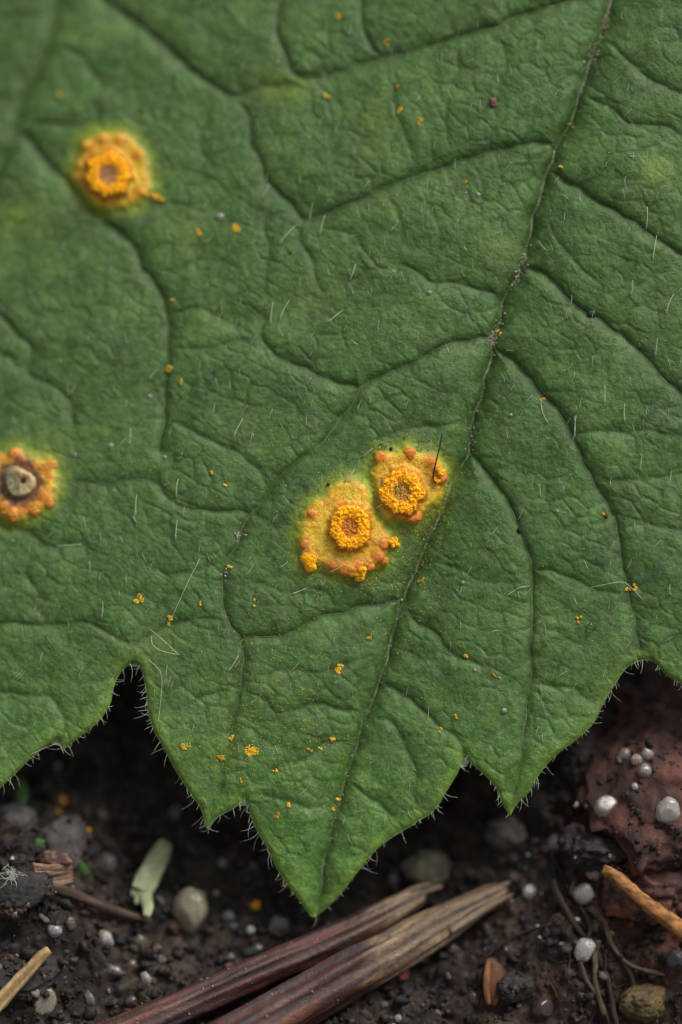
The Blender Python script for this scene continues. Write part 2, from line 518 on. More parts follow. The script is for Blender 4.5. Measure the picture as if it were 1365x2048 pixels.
# =================================================================== LEAF
# outline of the blade in photo pixels (beyond the frame it goes on as a lobed leaf)
OUT = [(0, 1578), (30, 1549), (67, 1513), (100, 1487), (117, 1476), (121, 1488), (126, 1502), (134, 1494), (154, 1479), (195, 1446), (220, 1410), (226, 1385),
       (236, 1354), (251, 1336), (266, 1325), (277, 1328), (285, 1349), (292, 1380), (295, 1420), (308, 1462), (328, 1497), (349, 1538), (379, 1585),
       (400, 1615), (410, 1642), (417, 1660), (426, 1646), (441, 1631), (467, 1618), (483, 1604), (490, 1594), (496, 1612), (505, 1643), (521, 1675), (538, 1702),
       (554, 1738), (574, 1769), (600, 1802), (622, 1832), (630, 1834), (661, 1810), (687, 1782), (732, 1724), (768, 1687), (834, 1645), (870, 1620),
       (896, 1579), (915, 1548), (923, 1524), (930, 1506), (943, 1527), (973, 1554), (993, 1579), (1003, 1603), (1014, 1623), (1021, 1631), (1033, 1610),
       (1060, 1583), (1081, 1547), (1111, 1513), (1157, 1477), (1188, 1446), (1209, 1405), (1234, 1364), (1255, 1335), (1280, 1323), (1303, 1319),
       (1316, 1333), (1337, 1354), (1365, 1371), (1405, 1402), (1450, 1450), (1482, 1492), (1515, 1440), (1560, 1380), (1610, 1300), (1625, 1215), (1640, 1190),
       (1690, 1215), (1735, 1120), (1770, 980), (1775, 880), (1830, 870), (1850, 700), (1835, 480), (1790, 380), (1800, 200), (1770, -40), (1720, -260),
       (1640, -440), (1560, -540), (1450, -600), (1370, -570), (1325, -500), (1290, -470), (1240, -500), (1130, -570), (950, -600), (760, -580), (560, -520),
       (420, -500), (250, -440), (80, -330), (-60, -300), (-190, -160), (-250, 0), (-350, 80), (-400, 260), (-400, 440), (-470, 560), (-480, 760), (-440, 930),
       (-480, 1080), (-440, 1230), (-370, 1330), (-340, 1450), (-260, 1520), (-200, 1660), (-150, 1740), (-105, 1700), (-60, 1640), (-28, 1606)]
OUTC = catmull(OUT, 5.0, True)
MID = [(1290, -470), (1268, -260), (1243, -80), (1226, 0), (1214, 40), (1190, 95), (1166, 170), (1140, 245), (1110, 300), (1089, 370), (1065, 450), (1047, 520), (1020, 580), (990, 670), (974, 740),
       (951, 830), (934, 900), (905, 972), (870, 1050), (835, 1130), (806, 1200), (789, 1260), (769, 1330), (745, 1400), (716, 1480), (690, 1560), (667, 1640), (652, 1720), (636, 1800), (628, 1826)]
LMID = [(260, -440), (190, -200), (135, -60), (118, 0), (103, 67), (87, 118), (56, 174), (38, 231), (26, 277), (0, 333), (-60, 480), (-160, 700), (-270, 1000), (-350, 1300)]
# (points, groove depth mm, groove half width px, cord radius px)
VEINS = [
 ([(1236, -40), (1180, -8), (1116, 8), (1024, 38), (993, 56), (921, 72), (855, 97), (793, 113), (762, 115), (700, 138), (661, 146), (605, 151), (580, 136), (564, 92), (556, 40), (560, -40)], .20, 16, 1.6),
 ([(762, 115), (742, 87), (724, 40), (715, -30)], .13, 12, 0),
 ([(1111, 287), (1055, 290), (1003, 302), (947, 313), (880, 336), (834, 354), (768, 377), (696, 410), (641, 433), (605, 438), (585, 410), (538, 364), (518, 328), (500, 270), (490, 225), (472, 195)], .20, 16, 1.6),
 ([(150, -90), (210, 0), (256, 36), (308, 77), (354, 113), (410, 159), (472, 195), (520, 175), (580, 170)], .26, 18, 2.0),
 ([(605, 438), (600, 480), (625, 530), (640, 580)], .08, 10, 0),
 ([(999, 586), (952, 577), (906, 567), (870, 569), (834, 544), (800, 530)], .12, 12, 0),
 ([(984, 674), (921, 685), (880, 697), (834, 720), (783, 744), (721, 777), (700, 815), (667, 856), (615, 908), (564, 954), (513, 1015), (492, 1041), (477, 1077), (456, 1123), (446, 1180), (451, 1231), (482, 1272)], .18, 15, 1.5),
 ([(721, 777), (665, 759), (600, 733), (549, 710), (523, 677), (530, 640)], .15, 13, 1.0),
 ([(513, 1026), (436, 1023), (369, 1018), (333, 995), (308, 960), (256, 962), (200, 968), (154, 966)], .12, 12, 1.0),
 ([(934, 842), (870, 851), (800, 862), (760, 880)], .09, 11, 0),
 ([(803, 1198), (742, 1210), (665, 1226), (615, 1246), (554, 1272), (487, 1280), (485, 1318), (479, 1380), (467, 1436), (462, 1477), (446, 1528), (436, 1585), (420, 1646)], .17, 15, 1.5),
 ([(742, 1424), (706, 1423), (665, 1412), (636, 1410), (590, 1420), (556, 1432), (530, 1400)], .11, 12, 0.9),
 ([(710, 1488), (660, 1490), (605, 1518), (554, 1538), (520, 1560)], .10, 12, 0.9),
 ([(678, 1600), (640, 1608), (615, 1615), (564, 1600), (530, 1590)], .09, 11, 0.8),
 ([(776, 1305), (720, 1322), (650, 1345), (570, 1340), (500, 1350)], .07, 12, 0),
 ([(655, 1700), (690, 1690), (730, 1700)], .06, 10, 0), ([(655, 1705), (610, 1690), (570, 1690)], .06, 10, 0),
 ([(1190, 60), (1219, 87), (1255, 118), (1296, 154), (1365, 190), (1450, 260)], .12, 13, 0),
 ([(1158, 180), (1178, 190), (1224, 215), (1260, 251), (1301, 246), (1365, 270)], .12, 12, 0),
 ([(1098, 340), (1111, 349), (1152, 372), (1198, 405), (1245, 428), (1300, 470), (1365, 510), (1480, 640)], .20, 15, 1.4),
 ([(1085, 395), (1110, 470), (1150, 520), (1190, 560)], .08, 10, 0),
 ([(1040, 532), (1050, 538), (1091, 554), (1127, 590), (1157, 615), (1203, 641), (1245, 672), (1270, 695), (1306, 733), (1332, 759), (1365, 790), (1440, 900), (1500, 1100), (1490, 1450)], .20, 15, 1.4),
 ([(1332, 759), (1380, 760), (1450, 740)], .08, 10, 0),
 ([(985, 695), (1034, 733), (1075, 779), (1111, 820), (1142, 867), (1168, 918), (1188, 959), (1209, 1005), (1229, 1051), (1239, 1103), (1250, 1159), (1265, 1215), (1275, 1262), (1280, 1300)], .20, 15, 1.5),
 ([(932, 905), (962, 933), (988, 964), (1014, 1005), (1034, 1046), (1050, 1092), (1065, 1133), (1065, 1190), (1062, 1256), (1062, 1344), (1055, 1405), (1050, 1456), (1044, 1508), (1032, 1569), (1023, 1615)], .20, 15, 1.6),
 ([(1065, 1138), (1116, 1144), (1157, 1164), (1200, 1182), (1250, 1195)], .10, 11, 0),
 ([(1062, 1364), (1111, 1374), (1147, 1380), (1185, 1400)], .09, 11, 0), ([(1062, 1258), (1110, 1262), (1160, 1290)], .06, 10, 0), ([(1052, 1440), (1010, 1450), (960, 1480)], .06, 10, 0),
 ([(1150, 872), (1162, 867), (1219, 864), (1290, 862), (1365, 870)], .09, 11, 0),
 ([(1192, 968), (1204, 964), (1280, 959), (1365, 950)], .09, 11, 0), ([(1240, 1060), (1300, 1050), (1365, 1060)], .06, 10, 0),
 ([(803, 1218), (839, 1247), (880, 1272), (890, 1292), (916, 1313), (960, 1330)], .13, 13, 1.0),
 ([(760, 1362), (798, 1385), (839, 1415), (875, 1446), (916, 1482), (929, 1505)], .14, 13, 1.2),
 ([(733, 1430), (747, 1434), (778, 1441), (808, 1482), (829, 1528), (826, 1590), (850, 1620)], .10, 12, 0.9),
 ([(695, 1562), (732, 1590), (767, 1620), (788, 1634)], .10, 12, 0.9),
 ([(840, 1120), (900, 1130), (950, 1160), (1000, 1165), (1060, 1160)], .06, 11, 0), ([(870, 1052), (820, 1080), (780, 1085)], .05, 10, 0),
 ([(46, 272), (77, 303), (118, 349), (169, 400), (215, 446), (262, 487), (287, 533), (318, 579), (333, 631), (336, 700), (330, 770), (326, 856), (320, 900)], .24, 17, 1.6),
 ([(100, 84), (144, 108), (174, 128), (200, 170)], .12, 12, 0), ([(45, 246), (90, 248), (138, 251), (190, 240), (188, 210)], .10, 11, 0),
 ([(-40, 40), (0, 36), (60, 33), (96, 30)], .10, 11, 0), ([(-40, 200), (0, 195), (46, 200)], .10, 11, 0),
 ([(-40, 600), (0, 628), (31, 662), (62, 697), (56, 744), (103, 774), (133, 800), (150, 850)], .15, 13, 1.0), ([(-20, 700), (0, 708), (41, 733)], .10, 11, 0),
 ([(-60, 1040), (0, 1056), (62, 1072), (103, 1092), (164, 1087)], .12, 12, 0.8),
 ([(-40, 1244), (0, 1246), (100, 1252), (190, 1251), (231, 1277), (262, 1286), (285, 1284), (303, 1272), (340, 1250), (400, 1240), (445, 1240)], .11, 12, 0.8),
 ([(-60, 1380), (0, 1385), (51, 1390), (97, 1397), (125, 1440), (124, 1490)], .10, 12, 0.8),
 ([(51, 1150), (92, 1205)], .07, 11, 0),
 ([(328, 846), (390, 862), (451, 892), (492, 918), (544, 962)], .09, 11, 0), ([(336, 690), (400, 700), (460, 690), (520, 675)], .07, 11, 0),
 ([(880, 336), (860, 400), (880, 470), (870, 560)], .05, 10, 0), ([(770, 377), (800, 440), (790, 520)], .05, 10, 0), ([(947, 313), (965, 380), (950, 440)], .05, 10, 0),
 ([(993, 60), (1010, 130), (990, 210), (1000, 300)], .06, 10, 0), ([(921, 72), (915, 150), (890, 220), (900, 330)], .06, 10, 0), ([(793, 113), (790, 200), (810, 270), (830, 354)], .06, 10, 0),
 ([(354, 113), (340, 180), (330, 240)], .06, 10, 0), ([(538, 364), (470, 380), (420, 420), (370, 410)], .06, 10, 0), ([(287, 533), (350, 540), (420, 520), (480, 540)], .06, 10, 0), ([(585, 410), (530, 450), (540, 520), (520, 600)], .06, 10, 0),
 ([(410, 159), (420, 220), (400, 290), (430, 340)], .06, 10, 0), ([(333, 631), (400, 620), (450, 640), (523, 677)], .06, 10, 0), ([(605, 438), (700, 470), (760, 530), (834, 544)], .06, 10, 0),
 ([(456, 1123), (400, 1140), (340, 1150), (290, 1130)], .05, 10, 0), ([(446, 1180), (520, 1170), (600, 1190), (660, 1180)], .05, 10, 0),
 ([(479, 1380), (420, 1390), (370, 1420)], .06, 10, 0), ([(462, 1477), (420, 1500), (390, 1540)], .05, 10, 0), ([(467, 1436), (520, 1470), (560, 1500)], .05, 10, 0),
]
PUST = {   # outline, ring centre, ring outer radii, crater radii, wall height
 'A': dict(out=[(742, 934), (752, 906), (772, 900), (802, 897), (819, 889), (838, 900), (869, 906), (888, 925), (897, 947), (893, 975), (880, 1006), (855, 1023), (847, 1034), (827, 1045), (802, 1042), (777, 1045), (760, 1036), (755, 1017), (752, 995), (741, 961)],
           c=(804, 984), ro=(43, 42), ri=(20, 19), wall=.22, sq=0.35),
 'B': dict(out=[(596, 1062), (604, 1035), (613, 1017), (630, 998), (649, 992), (657, 975), (677, 961), (699, 956), (724, 961), (741, 984), (751, 1014), (760, 1039), (783, 1067), (787, 1087), (780, 1098), (774, 1117), (766, 1131), (738, 1142), (727, 1152), (705, 1151), (682, 1148), (660, 1145), (638, 1134), (612, 1136), (601, 1117), (600, 1095)],
           c=(699, 1055), ro=(38, 45), ri=(18, 25), wall=.24, sq=0.1),
 'C': dict(out=[(140, 352), (158, 312), (164, 283), (186, 270), (207, 264), (233, 262), (262, 270), (283, 293), (298, 321), (302, 354), (306, 379), (290, 398), (262, 413), (222, 420), (191, 413), (172, 394), (153, 371)],
           c=(217, 349), ro=(43, 42), ri=(18, 17), wall=.36, sq=0.0),
 'D': dict(out=[(0, 903), (21, 901), (33, 895), (47, 898), (56, 907), (82, 914), (100, 915), (110, 936), (117, 954), (115, 977), (112, 992), (100, 1007), (82, 1022), (70, 1030), (53, 1038), (35, 1045), (18, 1045), (4, 1036), (-22, 1030), (-48, 1008), (-62, 972), (-52, 936), (-26, 910)],
           c=(39, 966), ro=(38, 37), ri=(30, 30), wall=.10, sq=0.0),
}
BLIST = {'A': [(762, 915, 12), (820, 907, 12), (862, 924, 10), (880, 955, 14), (827, 1032, 15), (803, 1031, 9), (873, 938, 8)],
         'B': [(625, 1028, 9), (611, 1090, 10), (764, 1088, 12), (755, 1113, 13), (767, 1122, 9), (692, 1139, 12), (719, 1132, 14), (666, 1131, 10), (704, 1146, 8), (740, 1132, 10)],
         'C': [(176, 292, 10), (207, 278, 11), (240, 278, 9), (280, 310, 9), (166, 330, 10), (285, 385, 9)],
         'D': [(70, 1021, 11), (27, 1029, 13), (96, 1004, 12), (31, 908, 12), (10, 1012, 11), (105, 930, 9), (-18, 925, 11)]}
def step_axis(a0, a1, st, lo, hi):
    core = np.arange(a0, a1 + st / 2, st)
    def ext(d):
        o = []; s = st; p = 0
        while p < d: s = min(s * 1.25, 22); p += s; o.append(p)
        return np.array(o)
    return np.concatenate([(a0 - ext(a0 - lo))[::-1], core, a1 + ext(hi - a1)]), None
LX, _ = step_axis(-45, 1410, 3.0, -500, 1870)
LY, _ = step_axis(-45, 1845, 3.0, -620, 1850)
X, Y = np.meshgrid(LX, LY)
INS = inside_poly(X, Y, OUTC)
DE, _ = seg_dist(X, Y, np.vstack([OUTC, OUTC[:1]]), 60.0)
DE = np.minimum(DE, 60.0)
DES = np.where(INS, DE, -DE)
wx = X + 9 * fbm(X / 60, Y / 60, 2, 61); wy = Y + 9 * fbm(X / 60, Y / 60, 2, 67)       # veins wander a little
groove = np.zeros(X.shape); vprox = np.zeros(X.shape)
def add_vein(pts, dep, half):
    global groove, vprox
    d, t = seg_dist(wx, wy, catmull(pts, 14.0), 130.0)
    k = 1 - 0.35 * t
    groove = np.maximum(groove, dep * k * (0.62 * np.exp(-(d / (half * 0.66)) ** 1.25) + 0.38 * np.exp(-d / (half * 1.9))))
    vprox = np.maximum(vprox, np.clip(dep / 0.2, 0, 1) * np.exp(-(d / (half * 0.6)) ** 2))
add_vein(MID, .42, 19); add_vein(LMID, .36, 19)
for pts, dep, half, cr in VEINS:
    add_vein(pts, dep * 1.3, half)
dM, tM = seg_dist(wx, wy, catmull(MID, 14.0), 500.0)
# fine network between the veins, stretched across the blade
ca, sa = math.cos(math.radians(24)), math.sin(math.radians(24))
RX = (X * ca + Y * sa); RY = (-X * sa + Y * ca)
qx = RX / 46 + 0.35 * fbm(X / 70, Y / 70, 3, 71); qy = RY / 36 + 0.35 * fbm(X / 70, Y / 70, 3, 79)
f1, f2, va = voronoi(qx, qy, 1)
t_net = np.exp(-((f2 - f1) / 0.12) ** 1.4)
qx2 = X / 19 + 0.4 * fbm(X / 40, Y / 40, 2, 83); qy2 = Y / 17 + 0.4 * fbm(X / 40, Y / 40, 2, 89)
g1, g2, vb = voronoi(qx2, qy2, 2)
q_net = np.exp(-((g2 - g1) / 0.2) ** 1.2)
calm = smooth(0.0, 0.9, vprox)
H = -groove
t_mod = smooth(-0.35, 0.45, fbm(X / 130, Y / 130, 2, 105)) * 0.9 + 0.1
H = H - 0.038 * t_net * (1 - 0.6 * calm) * t_mod - 0.010 * q_net * (1 - 0.5 * calm)
H = H + 0.016 * (va - 0.5) * (1 - t_net) + 0.008 * (vb - 0.5) * (1 - q_net)
H = H + 0.14 * fbm(X / 190, Y / 190, 3, 91) + 0.030 * fbm(X / 36, Y / 36, 2, 97) + 0.013 * fbm(X / 15, Y / 15, 2, 99) + 0.007 * fbm(X / 8, Y / 8, 2, 101)
# overall bend of the blade
q = ((682 - X) * 0.6 + (1100 - Y) * 0.55) / 900
W = -4.2 * np.maximum(q, 0) ** 1.5
W = W - 0.55 * smooth(1500, 1840, Y) - 0.35 * np.exp(-dM / 70) - 0.9 * smooth(1150, 1700, X) ** 2
# margin rolls down to a thin edge
H = H - 0.16 * np.exp(-np.maximum(DES, 0) / 5.0) * smooth(30, 0, DES)

# ---- colour of the blade
n_a = fbm(X / 120, Y / 120, 4, 111)[..., None]; n_b = fbm(X / 30, Y / 30, 3, 117)[..., None]
g_mid = np.array([0.054, 0.122, 0.022]); g_dark = np.array([0.036, 0.090, 0.019]); g_light = np.array([0.084, 0.168, 0.036]); g_vein_shade = np.array([0.022, 0.062, 0.006])
C = g_mid + (g_light - g_mid) * smooth(0.05, 0.6, n_a + 0.3 * n_b) + (g_dark - g_mid) * smooth(0.05, 0.6, -n_a - 0.3 * n_b)
C = C + (g_vein_shade - C) * (0.80 * vprox[..., None])  # groove floors darkened: the veins' own deeper green plus painted-in shade
C = C + (g_vein_shade - C) * (0.62 * np.maximum(t_net, 0.55 * q_net)[..., None])
bl = smooth(0.0, 0.55, fbm(X / 17, Y / 17, 3, 119) + 0.5 * fbm(X / 70, Y / 70, 2, 121))[..., None]
C = C + (np.array([0.092, 0.152, 0.056]) - C) * 0.55 * bl
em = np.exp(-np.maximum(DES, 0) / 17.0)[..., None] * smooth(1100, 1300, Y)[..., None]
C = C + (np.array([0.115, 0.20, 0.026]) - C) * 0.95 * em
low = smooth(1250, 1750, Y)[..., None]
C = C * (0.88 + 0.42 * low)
for (hx, hy, hr, hs) in [(545, 170, 42, .6), (600, 178, 26, .5), (1312, 340, 34, .6), (60, 430, 60, .35), (20, 445, 30, .4), (750, 235, 34, .5), (745, 300, 30, .35), (1010, 505, 40, .25), (440, 1500, 40, .35), (325, 1290, 40, .2), (100, 880, 60, .2),
                         (640, 600, 60, .15), (360, 470, 50, .2), (770, 410, 30, .3), (430, 620, 26, .25)]:
    hm = np.exp(-(np.hypot(X - hx, (Y - hy) * 1.2) / hr) ** 2 + 0.8 * fbm(X / 22, Y / 22, 3, 131))
    C = C + (np.array([0.20, 0.27, 0.025]) - C) * np.clip(hs * 0.5 * hm, 0, 0.6)[..., None]
wet = np.zeros(X.shape)
PID = np.zeros(X.shape, int)
names = list(PUST)
Hbase = H.copy()
for k, nm in enumerate(names, 1):
    p = PUST[nm]
    pc = catmull(p['out'], 4.0, True)
    loc = (X > min(pc[:, 0]) - 90) & (X < max(pc[:, 0]) + 90) & (Y > min(pc[:, 1]) - 90) & (Y < max(pc[:, 1]) + 90)
    xl = X[loc]; yl = Y[loc]
    jx = xl + 5 * fbm(xl / 14, yl / 14, 3, 141 + k); jy = yl + 5 * fbm(xl / 14, yl / 14, 3, 151 + k)
    ins = inside_poly(jx, jy, pc)
    dd, _ = seg_dist(jx, jy, np.vstack([pc, pc[:1]]), 100.0)
    sd = np.where(ins, dd, -dd)
    cx, cy = p['c']; rox, roy = p['ro']; rix, riy = p['ri']
    th = np.arctan2(yl - cy, xl - cx)
    wob = 1 + 0.10 * fbm(2.2 * np.cos(th) + k, 2.2 * np.sin(th), 2, 161 + k) * 2 + p['sq'] * 0.12 * np.cos(4 * th + 0.6)
    rr = np.hypot((xl - cx) / rox, (yl - cy) / roy) / wob          # 1 at the ring's outer rim
    ri = np.hypot((xl - cx) / rix, (yl - cy) / riy) / wob
    hb = H[loc]
    cushion = smooth(-9, 16, sd)
    soft = hb * (1 - 0.75 * cushion)
    h = soft + cushion * (0.16 + 0.025 * fbm(xl / 14, yl / 14, 3, 171 + k))
    wall = smooth(1.30, 0.88, rr)
    crater = smooth(1.2, 0.5, ri)
    if nm != 'D':
        h = h + p['wall'] * wall - (p['wall'] + 0.02) * 0.16 * crater
    else:
        h = h + 0.10 * wall - 0.12 * smooth(1.25, 0.9, rr)
    bm = np.zeros(xl.shape)
    for (bx, by, br) in BLIST[nm]:
        dbl = np.hypot(xl - bx, yl - by)
        h = h + 0.07 * np.exp(-(dbl / (br * 1.2)) ** 2)
        bm = np.maximum(bm, np.exp(-(dbl / (br * 1.25)) ** 2))
    H[loc] = h
    cl = C[loc]
    halo = smooth(-38, 6, sd + 5 * fbm(xl / 12, yl / 12, 2, 181 + k))[:, None]
    yel = smooth(-4, 15, sd + 4 * fbm(xl / 10, yl / 10, 2, 187 + k))[:, None]
    amb = smooth(-0.35, 0.55, fbm(xl / 22, yl / 22, 4, 191 + k))[:, None]
    cl = cl + (np.array([0.25, 0.30, 0.014]) - cl) * 0.62 * halo ** 1.3
    ycol = np.array([0.56, 0.375, 0.028]) * (1 - amb) + np.array([0.60, 0.29, 0.020]) * amb
    if nm == 'D': ycol = np.array([0.56, 0.33, 0.03]) * (1 - amb) + np.array([0.50, 0.16, 0.018]) * amb
    if nm == 'C': ycol = np.array([0.52, 0.35, 0.02]) * (1 - amb) + np.array([0.54, 0.25, 0.014]) * amb
    cl = cl + (ycol - cl) * yel
    cl = cl + (np.array([0.50, 0.135, 0.010]) - cl) * (0.9 * bm * yel[:, 0])[:, None]
    if nm != 'D':
        rimm = (smooth(1.30, 1.06, rr + 0.2 * fbm(xl / 9, yl / 9, 2, 207)) * smooth(0.5, 0.75, rr))[:, None]
        cl = cl + (np.array([0.40, 0.10, 0.008]) - cl) * 0.85 * rimm
        fl = smooth(1.25, 0.8, ri)[:, None]
        cc = {'A': np.array([0.46, 0.24, 0.045]), 'B': np.array([0.56, 0.20, 0.04]), 'C': np.array([0.46, 0.24, 0.12])}[nm]
        cl = cl + (np.array([0.50, 0.16, 0.014]) - cl) * fl
        cl = cl + (cc - cl) * smooth(0.85, 0.45, ri + 0.3 * fbm(xl / 6, yl / 6, 2, 197))[:, None]
    else:
        rimm = smooth(1.5, 1.05, rr + 0.35 * fbm(xl / 9, yl / 9, 2, 199))[:, None]
        cl = cl + (np.array([0.075, 0.032, 0.025]) - cl) * 0.9 * rimm  # dark brown ring round the cap: its shadow put into the colour
        scar = np.exp(-((xl - 33) / 6) ** 2) * smooth(905, 915, yl) * smooth(945, 925, yl)
        cl = cl + (np.array([0.12, 0.045, 0.03]) - cl) * (0.8 * scar)[:, None]
    C[loc] = cl
    wl = wet[loc]; wl = np.maximum(wl, 0.75 * yel[:, 0]); wet[loc] = wl
    pl = PID[loc]; pl[sd > 1] = k; PID[loc] = pl

# brown nick by the right-hand notch
nk = np.exp(-(np.hypot(X - 1284, Y - 1287) / 11) ** 2)[..., None]
C = C + (np.array([0.05, 0.035, 0.022]) - C) * 0.8 * nk

def bil(A, px, py):
    px = np.asarray(px, float); py = np.asarray(py, float)
    fx = np.interp(px, LX, np.arange(len(LX))); fy = np.interp(py, LY, np.arange(len(LY)))
    i = np.clip(fx.astype(int), 0, len(LX) - 2); j = np.clip(fy.astype(int), 0, len(LY) - 2)
    u = fx - i; v = fy - j
    return (A[j, i] * (1 - u) + A[j, i + 1] * u) * (1 - v) + (A[j + 1, i] * (1 - u) + A[j + 1, i + 1] * u) * v
WT = W + H
def on_leaf(px, py, lift=0.0):
    return at_w(px, py, bil(WT, px, py) + lift)
LEAF_O = at_w(628.0, 1828.0, -0.6)
leaf = empty('leaf', LEAF_O, 'toothed green leaf with orange rust spots and a hairy margin above dark soil', 'leaf')

# ---- mesh: cells with a corner inside; corners outside are pulled onto the outline
def pulled(PX, PY, ins):
    PX = PX.copy(); PY = PY.copy()
    o = ~ins
    ox, oy = PX[o], PY[o]
    nx = np.empty_like(ox); ny = np.empty_like(oy)
    for s in range(0, len(ox), 2000):
        dx = OUTC[None, :, 0] - ox[s:s + 2000, None]; dy = OUTC[None, :, 1] - oy[s:s + 2000, None]
        k = np.argmin(dx * dx + dy * dy, 1)
        best = np.full(len(k), 1e18); bx = np.zeros(len(k)); by = np.zeros(len(k))
        for a, b in ((k - 1, k), (k, (k + 1) % len(OUTC))):
            A = OUTC[a]; Bv = OUTC[b] - A
            qx_ = ox[s:s + 2000] - A[:, 0]; qy_ = oy[s:s + 2000] - A[:, 1]
            t = np.clip((qx_ * Bv[:, 0] + qy_ * Bv[:, 1]) / ((Bv ** 2).sum(1) + 1e-9), 0, 1)
            fx = A[:, 0] + t * Bv[:, 0]; fy = A[:, 1] + t * Bv[:, 1]
            dq = (fx - ox[s:s + 2000]) ** 2 + (fy - oy[s:s + 2000]) ** 2
            c = dq < best
            best[c] = dq[c]; bx[c] = fx[c]; by[c] = fy[c]
        nx[s:s + 2000] = bx; ny[s:s + 2000] = by
    PX[o] = nx; PY[o] = ny
    return PX, PY
def grid_faces(shape, keep):
    ny_, nx_ = shape
    i, j = np.nonzero(keep)
    return np.stack([i * nx_ + j, (i + 1) * nx_ + j, (i + 1) * nx_ + j + 1, i * nx_ + j + 1], -1)
def compact(F, *arrs):
    u, inv = np.unique(F, return_inverse=True)
    return inv.reshape(F.shape), [a[u] for a in arrs]
cell = INS[:-1, :-1] | INS[1:, :-1] | INS[:-1, 1:] | INS[1:, 1:]
used = np.zeros(X.shape, bool)
used[:-1, :-1] |= cell; used[1:, :-1] |= cell; used[:-1, 1:] |= cell; used[1:, 1:] |= cell
PX, PY = X.copy(), Y.copy()
m = used & ~INS
PX[m], PY[m] = pulled(X[m], Y[m], np.zeros(m.sum(), bool))
WT2 = WT.copy()
LV = at_w(PX, PY, WT2)
# normals from the whole height field, so cuts between parts leave no seam
du = np.gradient(LV, axis=1); dv = np.gradient(LV, axis=0)
LN = np.cross(du.reshape(-1, 3), dv.reshape(-1, 3))
LN = -LN / (np.linalg.norm(LN, axis=1)[:, None] + 1e-15)
if LN[len(LN) // 2] @ FW > 0: LN = -LN
ok = used.ravel() & (np.abs(LN).sum(1) > 0.5)
LN[~ok] = -FW
cpid = np.where((PID[:-1, :-1] == PID[1:, 1:]) & (PID[:-1, 1:] == PID[1:, :-1]) & (PID[:-1, :-1] == PID[:-1, 1:]), PID[:-1, :-1], 0)
flatV = LV.reshape(-1, 3); flatC = C.reshape(-1, 3); flatW = wet.ravel()
F0 = grid_faces(X.shape, cell & (cpid == 0))
F0, (v0, c0, w0, n0) = compact(F0, flatV, flatC, flatW, LN)
# underside, coarser
st = 4
Xu, Yu = X[::st, ::st], Y[::st, ::st]
INu = inside_poly(Xu, Yu, OUTC)
cu = INu[:-1, :-1] | INu[1:, :-1] | INu[:-1, 1:] | INu[1:, 1:]
uu = np.zeros(Xu.shape, bool)
uu[:-1, :-1] |= cu; uu[1:, :-1] |= cu; uu[:-1, 1:] |= cu; uu[1:, 1:] |= cu
PXu, PYu = Xu.copy(), Yu.copy(); mu = uu & ~INu
PXu[mu], PYu[mu] = pulled(Xu[mu], Yu[mu], np.zeros(mu.sum(), bool))
du_, _ = seg_dist(PXu, PYu, np.vstack([OUTC, OUTC[:1]]), 60.0)
Vu = at_w(PXu, PYu, bil(W - groove * 0.9, PXu, PYu) - 0.16 - 0.18 * smooth(0, 30, np.minimum(du_, 60)))
Fu = grid_faces(Xu.shape, cu)[:, ::-1]
Fu, (vu,) = compact(Fu, Vu.reshape(-1, 3))
nu = np.tile(FW, (len(vu), 1))
Vall = np.vstack([v0, vu]); Fall = np.vstack([F0, Fu + len(v0)])
Call = np.vstack([c0, np.tile([0.09, 0.15, 0.06], (len(vu), 1))]); Wall_ = np.concatenate([w0, np.zeros(len(vu))])
Nall = np.vstack([n0, nu])
mk('lamina', Vall, Fall, M_LEAF, leaf, origin=LEAF_O, col=Call, fl=Wall_, normals=Nall)

